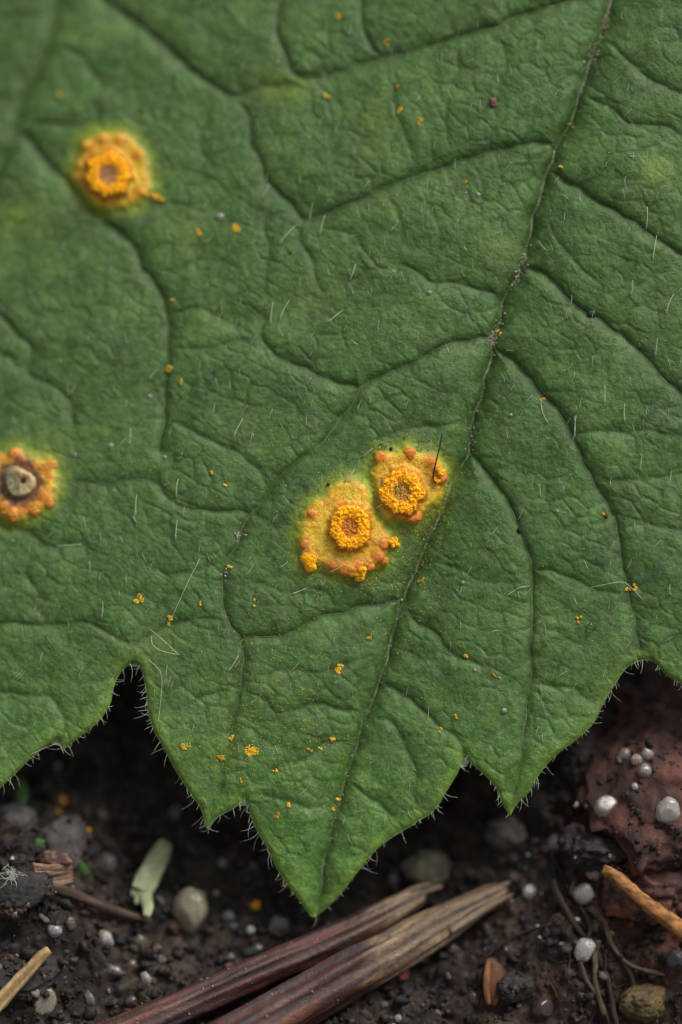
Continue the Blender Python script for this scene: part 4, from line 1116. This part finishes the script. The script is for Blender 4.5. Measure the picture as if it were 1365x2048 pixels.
strand('stem_strand', [(60, 2160, 37), (200, 2088, 36), (359, 2017, 35), (520, 1944, 34), (690, 1871, 33), (770, 1831, 29), (815, 1806, 24), (836, 1794, 20), (842, 1790, 12)], -0.12, 0.95, 21, 700, 820, stem, 0.075)
strand('stem_strand', [(200, 2235, 55), (400, 2118, 53), (560, 2028, 51), (690, 1955, 48), (780, 1905, 43), (870, 1853, 37), (940, 1815, 28), (985, 1792, 24), (1000, 1784, 19), (1008, 1779, 11)], -0.22, 0.92, 43, 640, 860, stem, 0.085)
# frayed slivers at the broken end and along the lower side
for k, pl in enumerate([[(650, 2016, 12), (760, 1954, 14), (880, 1884, 12), (990, 1806, 5)], [(800, 1800, 8), (850, 1782, 7), (885, 1772, 3)], [(900, 1838, 8), (960, 1808, 7), (1012, 1772, 3)], [(820, 1868, 9), (930, 1806, 8), (1020, 1764, 3)], [(760, 1818, 8), (830, 1778, 7), (862, 1768, 3)], [(900, 1862, 8), (970, 1818, 7), (1026, 1788, 2)]]):
    strand('sliver', pl, (0.1 if k else 0.0) + 0.06 * k, 0.7, 60 + 9 * k, 300, 600, stem, 0.12)
r = np.random.default_rng(600)
# ---- sand grains, each a thing
def grain(px, py, rx, ry, color, label, facets=2, sub=3, rough=0.2, mat=None, lift=0.5, cat='sand grain', name='sand_grain', group='sand grains on the soil', dz=0.0, ang=None):
    p = hit(float(px), float(py))
    a = rx / PXMM; b = ry / PXMM; h = min(a, b) * 0.85
    seed = int(px * 3 + py * 7)
    V, F = blob(sub, (1, 1, 1), seed, rough, 1.2, facets)
    V = V * np.array([a, b, h])
    rr_ = np.random.default_rng(seed)
    an = rr_.uniform(-0.5, 0.5) if ang is None else ang
    V[:, :2] = V[:, :2] @ np.array([[math.cos(an), math.sin(an)], [-math.sin(an), math.cos(an)]])
    # laid in the slope the lump shows to the viewer, resting partly in the soil
    Rm = np.stack([AX, UP, -FW], 1)
    V = V @ Rm.T
    c = p + np.array([0, 0, h * lift + dz])
    V = V + c
    return mk(name, V, F, mat or M_GRAIN, origin=np.array([c[0], c[1], V[:, 2].min()]), col=np.tile(lin(*color), (len(V), 1)), label=label, cat=cat, group=group)
# ---- red-brown lump on the right
def lump(px, py, rx, ry, h, seed, cols, label, name, cat, rough=0.35, f=1.5, lift=0.25, mat=None, sub=4, ang=0.0, facets=4, group=None):
    p = hit(float(px), float(py))
    V, F = blob(sub, (1, 1, 1), seed, rough, f, facets)
    V = V * (1 + 0.14 * noise3(V, 4.0, seed + 4) + 0.09 * noise3(V, 9.0, seed + 6) + 0.05 * noise3(V, 17.0, seed + 7))[:, None]
    n = smooth(-0.25, 0.25, noise3(V, 2.2, seed + 8))[:, None]; n2 = smooth(0.0, 0.45, noise3(V, 4.5, seed + 12))[:, None]
    V = V * np.array([rx / PXMM, ry / PXMM, h])
    V[:, :2] = V[:, :2] @ np.array([[math.cos(ang), math.sin(ang)], [-math.sin(ang), math.cos(ang)]])
    c = p + np.array([0, 0, h * lift])
    V = V + c
    col = lin(*cols[0]) * (1 - n) + lin(*cols[1]) * n
    col = (col * (1 - 0.8 * n2) + lin(*cols[2]) * 0.8 * n2) * 0.62
    return mk(name, V, F, mat or M_CRUMB, origin=np.array([c[0], c[1], V[:, 2].min()]), col=col, label=label, cat=cat, group=group)
red = lump(1318, 1565, 150, 185, 1.05, 71, [(100, 56, 43), (60, 36, 30), (26, 21, 20)], 'large reddish brown clod carrying pale sand grains below the right-hand notch', 'clod', 'clod', 0.42, 1.9, 0.35)
lump(1295, 1780, 90, 70, 0.9, 73, [(116, 66, 52), (76, 44, 38), (40, 30, 28)], 'smaller reddish clod under the scaly tan rootlet', 'clod', 'clod', 0.35, 1.8, 0.2)
lump(1190, 1700, 70, 46, 0.7, 74, [(46, 36, 34), (34, 28, 28), (64, 40, 36)], 'dark crumbly clod between pale grains below the reddish clod', 'clod', 'clod', 0.45, 2.2, 0.2)
lump(1165, 1520, 40, 60, 0.8, 75, [(40, 34, 32), (56, 44, 40), (30, 26, 26)], 'dark clod squeezed between leaf margin and reddish clod', 'clod', 'clod', 0.4, 2.0, 0.2)
lump(30, 1790, 75, 55, 0.6, 76, [(44, 40, 40), (34, 30, 30), (58, 54, 52)], 'dark angular clod carrying a tuft of grey fibres at left', 'clod', 'clod', 0.3, 1.6, 0.3, facets=4)
lump(40, 1945, 85, 55, 0.4, 77, [(38, 36, 38), (48, 44, 44), (30, 28, 30)], 'flat blackish clod beneath the straw piece', 'clod', 'clod', 0.3, 1.6, 0.1, facets=3)
lump(1292, 2010, 52, 40, 0.6, 78, [(112, 92, 52), (90, 76, 48), (70, 60, 46)], 'yellowish brown pebble half buried in the dark soil', 'pebble', 'pebble', 0.15, 1.0, 0.35)
lump(1030, 1985, 36, 28, 0.45, 79, [(52, 50, 48), (40, 38, 36), (74, 70, 66)], 'dark crumb beside the orange-brown seed husk', 'clod', 'clod', 0.4, 2.0, 0.4, sub=3)
lump(856, 1745, 48, 40, 0.6, 80, [(120, 114, 92), (100, 96, 84), (80, 74, 62)], 'blurred pale grey-olive pebble behind the broken stem end', 'pebble', 'pebble', 0.2, 1.2, 0.35, sub=3)
lump(1012, 1672, 40, 36, 0.55, 81, [(92, 86, 80), (74, 68, 64), (56, 50, 48)], 'blurred grey pebble below the pointed right tooth', 'pebble', 'pebble', 0.2, 1.2, 0.35, sub=3)
lump(806, 1946, 16, 18, 0.2, 82, [(150, 70, 62), (120, 56, 50), (90, 50, 46)], 'small pinkish bit below the stem', 'crumb', 'crumb', 0.2, 1.2, 0.4, sub=3)
lump(120, 1690, 55, 60, 0.5, 83, [(84, 78, 74), (70, 64, 60), (52, 48, 46)], 'blurred grey-brown lump behind the woody chip', 'clod', 'clod', 0.3, 1.5, 0.3, sub=3)
lump(25, 1645, 50, 40, 0.5, 84, [(104, 100, 98), (84, 80, 78), (60, 56, 54)], 'blurred grey stone by the lower edge of the left lobe', 'pebble', 'pebble', 0.2, 1.2, 0.3, sub=3)
WHT = (226, 222, 216)
for a in [
 (1212, 1614, 23, 24, (206, 198, 190), 'round translucent grain at the lower left of the reddish clod'), (1336, 1622, 24, 28, (232, 226, 220), 'bright white oval grain on the right of the reddish clod'), (1113, 1689, 17, 23, (150, 146, 144), 'dim grey oval grain in the shade left of the clods'),
 (1190, 1748, 18, 15, (200, 188, 168), 'broken cream grain touching the end of the tan rootlet'), (1166, 1792, 24, 22, (196, 194, 190), 'rounded grey-white grain below the end of the tan rootlet'), (1058, 1787, 14, 15, (212, 208, 204), 'small white grain alone in dark soil right of the stem end'),
 (1169, 1902, 20, 27, (236, 232, 228), 'smooth egg-shaped white grain above the dark rootlets'), (1248, 1512, 13, 16, (160, 148, 136), 'dull leftmost grain of the four on top of the reddish clod'), (1274, 1520, 12, 12, (214, 200, 180), 'cream middle grain of the four on top of the reddish clod'), (1296, 1509, 12, 14, (200, 198, 198), 'whitish right-hand grain of the four on top of the reddish clod'),
 (1290, 1543, 15, 15, (180, 178, 176), 'grey lowest grain of the four on top of the reddish clod'), (1270, 1573, 7, 7, (220, 220, 220), 'tiny glinting grain in the dark patch of the reddish clod'), (1155, 1843, 9, 8, (150, 150, 158), 'tiny bluish grey grain above the egg-shaped white grain'),
 (383, 1827, 36, 45, (214, 206, 176), 'largest grain, a clear oval pebble below the pale green shred'), (557, 1856, 20, 24, (150, 148, 142), 'blurred grey grain at the edge of the stem'), (213, 1883, 16, 20, (228, 224, 222), 'bright white grain beside a tan crumb below the dark twig'), (206, 1873, 10, 12, (190, 170, 140), 'tan crumb-like grain leaning on a bright white grain'),
 (110, 1863, 14, 14, (206, 208, 208), 'pale square-cut grain above the straw piece'), (90, 2010, 25, 34, (186, 180, 156), 'kidney-shaped yellowish clear grain below the straw piece'), (445, 1728, 9, 9, (220, 218, 218), 'small round white grain right of the pale green shred'), (213, 1732, 24, 22, (128, 120, 116), 'blurred greyish grain right of the woody chip'),
 (228, 1945, 24, 14, (132, 126, 128), 'flat grey grain in a row below the bright white grain'), (265, 1934, 13, 14, (150, 132, 116), 'small tan grain beside the flat grey grain'), (282, 1886, 13, 16, (148, 134, 116), 'tan oval grain right of the bright white grain'), (270, 1898, 14, 12, (120, 106, 92), 'brown grain under the tan oval grain'), (325, 1921, 11, 10, (170, 160, 162), 'small pinkish white grain below the largest grain'),
 (293, 1960, 10, 15, (206, 204, 202), 'upright white sliver grain below the small tan grain'), (141, 1850, 12, 16, (120, 104, 92), 'brownish oval grain below the dark twig'), (350, 1627, 13, 14, (126, 124, 124), 'faint blurred grain in the shade under the small tooth'), (457, 1836, 14, 12, (150, 148, 146), 'dim grey grain right of the largest grain'), (467, 1854, 8, 8, (160, 158, 158), 'small dim grain under the dim grey grain'), (433, 1788, 7, 7, (190, 190, 190), 'tiny pale grain right of the upper rim of the largest grain'),
 (500, 1864, 14, 12, (120, 116, 114), 'dull grain left of the blurred grey grain by the stem'), (508, 1902, 22, 12, (110, 106, 104), 'flat dark grey grain against the stem'), (315, 1900, 12, 10, (140, 122, 100), 'brown crumb-like grain left of the pinkish white grain'), (460, 1918, 14, 10, (120, 108, 96), 'brown grain just above the stem'), (787, 1762, 12, 14, (150, 146, 142), 'small grey grain above the stem beside the leaf edge'), (797, 2038, 8, 8, (200, 200, 204), 'tiny white grain far below the stem'),
 (1352, 1925, 20, 24, (120, 116, 116), 'dim grey grain beside the dark rootlets at right'), (115, 1535, 9, 8, (190, 186, 182), 'small blurred white grain in the shade below the left lobe'), (180, 2000, 10, 16, (150, 148, 146), 'narrow grey grain right of the kidney-shaped grain'), (262, 2005, 14, 11, (110, 104, 100), 'dull grey grain just left of the stem'), (690, 1752, 10, 10, (130, 128, 126), 'faint grain beside the lower lobe edge'), (940, 1748, 9, 9, (150, 126, 112), 'small brownish grain beyond the broken stem end'),
 (950, 2000, 14, 18, (120, 108, 106), 'greyish grain left of the seed husk'), (1085, 2020, 24, 20, (96, 74, 74), 'dark purplish grain right of the dark crumb'), (905, 1900, 12, 10, (110, 96, 86), 'dull brown grain below the stem end'), (1330, 1700, 10, 12, (140, 136, 132), 'small dim grain beside the fine thread'),
]:
    on_red = a[0] > 1200 and a[1] < 1650
    if not on_red:
        grain(*a)
# grains standing on the reddish clod: rest on its upper surface
bpy.context.view_layer.update()
def ray_on(obj, px, py):
    V = np.empty(len(obj.data.vertices) * 3); obj.data.vertices.foreach_get('co', V); V = V.reshape(-1, 3) / S + ORG[obj.name]
    d = at_w(float(px), float(py), 0.0) - CAM; d /= np.linalg.norm(d)
    rel = V - CAM; t = rel @ d; off = np.linalg.norm(rel - t[:, None] * d, axis=1)
    kk = off < 0.14
    return CAM + d * t[kk].min() if kk.any() else None
_hit = hit
def hit_red(px, py):
    p = ray_on(red, px, py)
    q = _hit(px, py)
    return q if p is None or np.linalg.norm(q - CAM) < np.linalg.norm(p - CAM) else p
hit = hit_red
for a in [(1212, 1614, 23, 24, (206, 198, 190), 'round translucent grain at the lower left of the reddish clod'), (1336, 1622, 24, 28, (232, 226, 220), 'bright white oval grain on the right of the reddish clod'), (1248, 1512, 13, 16, (160, 148, 136), 'dull leftmost grain of the four on top of the reddish clod'), (1274, 1520, 12, 12, (214, 200, 180), 'cream middle grain of the four on top of the reddish clod'),
          (1296, 1509, 12, 14, (200, 198, 198), 'whitish right-hand grain of the four on top of the reddish clod'), (1290, 1543, 15, 15, (180, 178, 176), 'grey lowest grain of the four on top of the reddish clod'), (1270, 1573, 7, 7, (220, 220, 220), 'tiny glinting grain in the dark patch of the reddish clod')]:
    grain(*a, lift=0.1)
hit = _hit

# ---- plant litter
def ribbon(name, cpts, thick, mat, colfn, label, cat, seed, zl=0.12, parent=None, sides=14, flat=0.35, twist=0.0, rough=0.1, group=None):
    """cpts: (px, py, half width px, extra height mm)"""
    c = catmull(np.array(cpts, float), 7.0)
    P = hit(c[:, 0], c[:, 1])
    # the piece is stiff: straighten its height between its ends
    tt = np.linspace(0, 1, len(P)); zz = np.polyval(np.polyfit(tt, P[:, 2], 1), tt)
    zz = zz + max(0.0, float(np.max(P[:, 2] - zz)) * 0.35)
    P = at_z(c[:, 0], c[:, 1], zz + zl + c[:, 3])
    T = np.gradient(P, axis=0); T /= np.linalg.norm(T, axis=1)[:, None]
    N = -FW - T * (T @ -FW)[:, None]; N /= np.linalg.norm(N, axis=1)[:, None]
    A = np.cross(T, N)
    th = np.linspace(0, 2 * np.pi, sides, endpoint=False)
    TH, K = np.meshgrid(th, np.arange(len(P)))
    L = np.concatenate([[0], np.cumsum(np.linalg.norm(np.diff(P, axis=0), axis=1))])[K]
    r_ = c[:, 2][:, None] / PXMM * (1 + rough * 1.6 * fbm(TH * 1.5, L * 2.0, 3, seed))
    V = P[:, None] + (np.cos(TH) * r_)[..., None] * A[:, None] + (np.sin(TH) * r_ * flat)[..., None] * N[:, None]
    n = len(P)
    i = np.arange(n - 1)[:, None] * sides; j = np.arange(sides)[None, :]
    Q = np.stack([i + j, i + (j + 1) % sides, i + sides + (j + 1) % sides, i + sides + j], -1).reshape(-1, 4)
    V = np.vstack([V.reshape(-1, 3), P[0], P[-1]])
    jj_ = np.arange(sides)
    caps = np.vstack([np.stack([(jj_ + 1) % sides, jj_, np.full(sides, n * sides)], -1), np.stack([(n - 1) * sides + jj_, (n - 1) * sides + (jj_ + 1) % sides, np.full(sides, n * sides + 1)], -1)])
    col = colfn(TH, L).reshape(-1, 3); col = np.vstack([col, col[:1], col[-1:]])
    return mk(name, V, [Q, caps], mat, parent, col=col, label=label, cat=cat, group=group)
def two(c1, c2, f1, f2, seed, lo=-0.2, hi=0.3):
    def g(TH, L):
        n = smooth(lo, hi, fbm(TH * f1, L * f2, 3, seed))[..., None]
        return (lin(*c1) * (1 - n) + lin(*c2) * n) * 0.66
    return g
ribbon('straw', [(-30, 2038, 15, 0), (20, 1982, 15, 0), (60, 1938, 13, 0), (86, 1910, 11, 0), (99, 1899, 8, 0)], 0.1, M_WOOD, two((196, 170, 122), (150, 118, 76), 3.0, 0.4, 301), 'pale yellow straw piece lying over the flat blackish clod', 'straw', 301, 0.75, flat=0.6)
ribbon('twig', [(80, 1768, 10, 0), (130, 1782, 11, 0), (190, 1806, 10, 0), (250, 1828, 9, 0), (302, 1842, 6, 0)], 0.1, M_WOOD, two((96, 74, 58), (60, 46, 38), 3.0, 0.6, 311), 'thin dark brown twig below the woody chip and green shred', 'twig', 311, 0.15, flat=0.8)
ribbon('rootlet', [(1206, 1738, 9, 0.1), (1230, 1752, 13, 0.1), (1262, 1780, 14, 0.1), (1300, 1812, 15, 0.1), (1335, 1838, 16, 0.1), (1375, 1868, 17, 0.1), (1430, 1905, 17, 0.1)], 0.1, M_WOOD, two((178, 124, 66), (112, 74, 44), 2.0, 2.6, 321), 'scaly tan-orange rootlet resting across the small reddish clod', 'rootlet', 321, 1.15, flat=0.9, rough=0.22)
# pale green shred with a forked lower end
sh = empty('green_shred', hit(300.0, 1760.0), 'pale green leaf shred with a forked lower end on the dark soil', 'shred')
gcol = two((176, 182, 140), (136, 152, 104), 1.5, 1.0, 331)
ribbon('blade', [(334, 1684, 12, 0.5), (322, 1705, 19, 0.4), (308, 1735, 22, 0.3), (294, 1762, 24, 0.2), (284, 1782, 22, 0.15)], 0.1, M_GREEN, gcol, None, None, 331, 0.22, sh, flat=0.18)
ribbon('fork', [(288, 1772, 15, 0.2), (292, 1795, 13, 0.12), (297, 1815, 11, 0.05), (294, 1832, 7, 0.02)], 0.1, M_GREEN, gcol, None, None, 335, 0.2, sh, flat=0.22)
ribbon('fork', [(284, 1770, 14, 0.2), (272, 1786, 10, 0.1), (262, 1786, 6, 0.05)], 0.1, M_GREEN, gcol, None, None, 337, 0.2, sh, flat=0.22)
ribbon('fork', [(284, 1780, 10, 0.16), (277, 1796, 8, 0.1), (272, 1808, 4, 0.05)], 0.1, M_GREEN, gcol, None, None, 339, 0.2, sh, flat=0.22)
# green blades out of focus
ribbon('grass_blade', [(40, 1560, 9, 0.2), (45, 1590, 12, 0.2), (36, 1622, 10, 0.1), (28, 1640, 6, 0)], 0.1, M_GREEN, two((66, 110, 44), (52, 90, 36), 1.0, 1.0, 341), 'short green blade in the shade under the left lobe', 'grass', 341, 0.2, flat=0.3)
ribbon('grass_blade', [(70, 1686, 10, 0.1), (110, 1696, 13, 0.1), (140, 1712, 13, 0.1), (165, 1738, 10, 0.1), (178, 1752, 5, 0.05)], 0.1, M_GREEN, two((66, 104, 40), (46, 78, 32), 1.0, 1.0, 343), 'bright green blade running behind the woody chip', 'grass', 343, 0.02, flat=0.3)
# woody chip built of layered fibres
chip_o = hit(108.0, 1740.0)
chip = empty('woody_chip', chip_o, 'brown woody chip with layered pale side and dark hollow top', 'wood chip')
for k in range(7):
    yy = 1764 - k * 5.5
    ribbon('layer', [(70 - k * 0.6, yy, 6, 0.08 * k), (100, yy + 4 - k % 2 * 3, 6.5, 0.08 * k), (146 - k * 0.8, yy - 2, 5, 0.08 * k)], 0.1, M_WOOD, two((158, 128, 106), (100, 76, 62), 2.0, 1.5, 350 + k), None, None, 350 + k, 0.2, chip, flat=0.8, rough=0.2)
V, F = blob(3, (36 / PXMM, 17 / PXMM, 0.22), 361, 0.35, 1.8, 3)
pc = at_z(108.0, 1718.0, chip_o[2] + 0.62)
n_ = smooth(-0.2, 0.3, noise3(V * 3, 2.0, 363))[:, None]
mk('hollow_top', V + pc, F, M_CRUMB, chip, col=lin(62, 42, 36) * (1 - n_) + lin(116, 88, 72) * n_)
# seed husk
hk = empty('seed_husk', hit(985.0, 1960.0), 'orange-brown seed husk standing in dark soil below the stem', 'seed husk')
hcol = two((112, 72, 42), (76, 46, 28), 2.5, 0.6, 371)
ribbon('shell', [(976, 1918, 6, 0.3), (984, 1935, 19, 0.3), (990, 1960, 24, 0.25), (988, 1985, 20, 0.15), (980, 2008, 12, 0.0)], 0.1, M_WOOD, hcol, None, None, 371, 0.25, hk, flat=0.5)
ribbon('lip', [(978, 1922, 4, 0.45), (974, 1950, 7, 0.45), (974, 1985, 7, 0.3), (978, 2010, 4, 0.1)], 0.1, M_WOOD, two((140, 92, 54), (110, 70, 42), 2.0, 1.0, 373), None, None, 373, 0.3, hk, flat=0.7)
# dark rootlets at the right, each its own thing
RT = [([(1105, 1760), (1120, 1800), (1150, 1850), (1190, 1900), (1215, 1960), (1235, 2060)], 11, (54, 44, 36), 'thick dark rootlet running down from the pale grains'), ([(1180, 1815), (1210, 1850), (1225, 1890), (1260, 1930), (1330, 1950)], 8, (92, 78, 58), 'brownish rootlet branching right below the pale grains'),
      ([(1160, 1925), (1175, 1965), (1200, 2000), (1222, 2050)], 8, (84, 70, 58), 'rootlet passing under the egg-shaped grain'), ([(1195, 1880), (1190, 1920), (1192, 1970), (1210, 2030)], 10, (96, 88, 66), 'pale frayed rootlet beside the egg-shaped grain'), ([(1120, 1640), (1135, 1690), (1150, 1740), (1140, 1790)], 8, (44, 34, 32), 'black rootlet hanging left of the round translucent grain'),
      ([(1170, 1560), (1178, 1600), (1172, 1640)], 7, (96, 52, 40), 'red-brown rootlet upright beside the round translucent grain'), ([(1100, 1700), (1130, 1760), (1180, 1850), (1170, 1880)], 7, (40, 32, 30), 'black crooked rootlet above the egg-shaped grain'), ([(1240, 1910), (1265, 1960), (1270, 2020)], 7, (58, 48, 40), 'dark rootlet beside the yellowish pebble'),
      ([(1230, 1665), (1270, 1680), (1310, 1700), (1350, 1690)], 8, (50, 32, 32), 'dark curved rootlet crossing under the bright white grain'), ([(960, 1930), (1000, 1890), (1060, 1860), (1110, 1850)], 6, (48, 36, 32), 'faint dark rootlet right of the stem')]
for k, (pts, w_, cl_, lab) in enumerate(RT):
    ribbon('rootlet', [(a, b, w_ * 0.72 * (1 - 0.4 * i_ / len(pts)), 0) for i_, (a, b) in enumerate(pts)], 0.1, M_WOOD, two(cl_, tuple(int(v * 0.65) for v in cl_), 2.5, 1.2, 380 + k), lab, 'rootlet', 380 + k, 0.12, flat=0.85, rough=0.42, sides=10, group='dark rootlets in the soil')
parts = []
r = np.random.default_rng(690)
for k in range(90):
    x0 = r.uniform(1070, 1370); y0 = r.uniform(1640, 2040); a = r.normal(1.15, 0.6); L = r.uniform(30, 110)
    t = np.linspace(0, 1, 9)
    x = x0 + L * t * math.cos(a) + 7 * fbm(t * 3 + k, t * 0 + k, 2, 400); y = y0 + L * t * math.sin(a) + 7 * fbm(t * 3 + k, t * 0 + k * 2, 2, 410)
    P = hit(x, y)
    P[:, 2] = P[:, 2] * 0.5 + P[:, 2].mean() * 0.5 + r.uniform(0.02, 0.12)
    parts.append(tube(P, r.uniform(0.8, 2.2) / PXMM * (1 - 0.5 * t), 5))
V, F = merge(parts)
cc = np.vstack([np.tile(lin(*random.choice([(58, 44, 36), (40, 32, 28), (84, 66, 50), (70, 40, 32)])) * 0.8, (len(p_[0]), 1)) for p_ in parts])
mk('root_fibres', V, F, M_WOOD, origin=np.zeros(3), col=cc, kind='stuff', label='mass of fine dark root fibres around the pale grains at right', cat='roots')
# fine thread hanging from the bright grain, fibre tuft on the left clod
p = catmull([(1338, 1648), (1340, 1690), (1335, 1735), (1322, 1768)], 6.0)
P = hit(p[:, 0], p[:, 1]); P = at_z(p[:, 0], p[:, 1], np.linspace(P[0, 2], P[-1, 2], len(P)) + 0.5)
V, F = tube(P, 0.016, 5); mk('thread', V, F, M_HAIR, label='fine pale thread hanging below the bright white oval grain', cat='thread')
parts = []
r = np.random.default_rng(700)
tc = hit(22.0, 1748.0)
for k in range(30):
    a = r.uniform(0, 2 * np.pi); L = r.uniform(8, 22)
    x = 22 + np.cos(a) * L * np.linspace(-0.5, 1, 5) + r.normal(0, 9) + r.normal(0, 2.0, 5); y = 1748 + np.sin(a) * L * np.linspace(-0.5, 1, 5) + r.normal(0, 9) + r.normal(0, 2.0, 5)
    parts.append(tube(at_z(x, y, tc[2] + 0.55 + 0.15 * np.sin(np.linspace(0, np.pi, 5)) + r.uniform(0, .15)), 0.006, 4))
V, F = merge(parts); mk('fibre_tuft', V, F, M_HAIR, label='tangled tuft of grey fibres on the dark angular clod', cat='fibres')
# spore clumps fallen on the soil
for (px, py, rr_, lab) in [(178, 1665, 9, 'bright orange blurred spore clump fallen on the soil behind the woody chip'), (127, 1602, 9, 'dull orange blurred spore clump on soil under the left lobe'), (118, 1626, 7, 'faint brownish spore clump on soil near the left lobe'), (512, 1811, 9, 'faint orange blurred spore clump on soil left of the leaf tip'), (573, 1768, 6, 'tiny orange spore clump at the lower leaf edge')]:
    p = hit(float(px), float(py))
    n = 90
    a = r.normal(0, 0.45, (n, 3)) * rr_ / PXMM; a[:, 2] = np.abs(a[:, 2]) * 0.6
    V, F = scatter_balls(p + a + np.array([0, 0, 0.03]), r.uniform(1.2, 2.2, n) / PXMM, r, 0)
    cc = np.tile(ORANGE * 0.8, (n, 1)) * r.uniform(0.7, 1.15, (n, 1))
    mk('spore_clump', V, F, M_SPORE, label=lab, cat='spores', group='spore clumps fallen on the soil', col=np.repeat(cc, 12, 0))
# dirt stuck to the clods
r = np.random.default_rng(705)
for o in [c for c in COL.objects if c.name.startswith('clod') and c.parent is None]:
    Vs = np.empty(len(o.data.vertices) * 3); o.data.vertices.foreach_get('co', Vs); Vs = Vs.reshape(-1, 3) / S + ORG[o.name]
    top = Vs[Vs[:, 2] > np.percentile(Vs[:, 2], 45)]
    n = 420 if o is red else 130 if len(Vs) > 2000 else 30
    g = fbm(top[:, 0] * 0.9, top[:, 1] * 0.9, 2, 77); top = top[g > -0.05]
    Pg = top[r.integers(0, len(top), n)]
    rad = 0.025 + 0.14 * r.uniform(0, 1, n) ** 3
    V, F = scatter_balls(Pg, rad[:, None] * r.uniform(0.5, 1.2, (n, 3)), r, 1, 0.4)
    pal = np.array([lin(28, 24, 22), lin(44, 34, 28), lin(70, 46, 36), lin(110, 102, 94)])
    cc = pal[r.choice(4, n, p=[.5, .28, .16, .06])]
    mk('dirt', V, F, M_CRUMB, o, col=np.repeat(cc, 42, 0), kind='stuff')
# grit on the stem
r = np.random.default_rng(710)
for o, n in ((c, 60) for c in stem.children if c.name.startswith('stem_strand')):
    Vs = np.empty(len(o.data.vertices) * 3); o.data.vertices.foreach_get('co', Vs); Vs = Vs.reshape(-1, 3) / S + ORG[o.name]
    cz = Vs[Vs[:, 2] > np.percentile(Vs[:, 2], 62)]
    Pg = cz[r.integers(0, len(cz), n)]
    V, F = scatter_balls(Pg, 0.012 + 0.035 * r.uniform(0, 1, n) ** 3, r, 1)
    mk('grit', V, F, M_GRAIN, o, col=np.tile(lin(200, 190, 175), (len(V), 1)), kind='stuff')
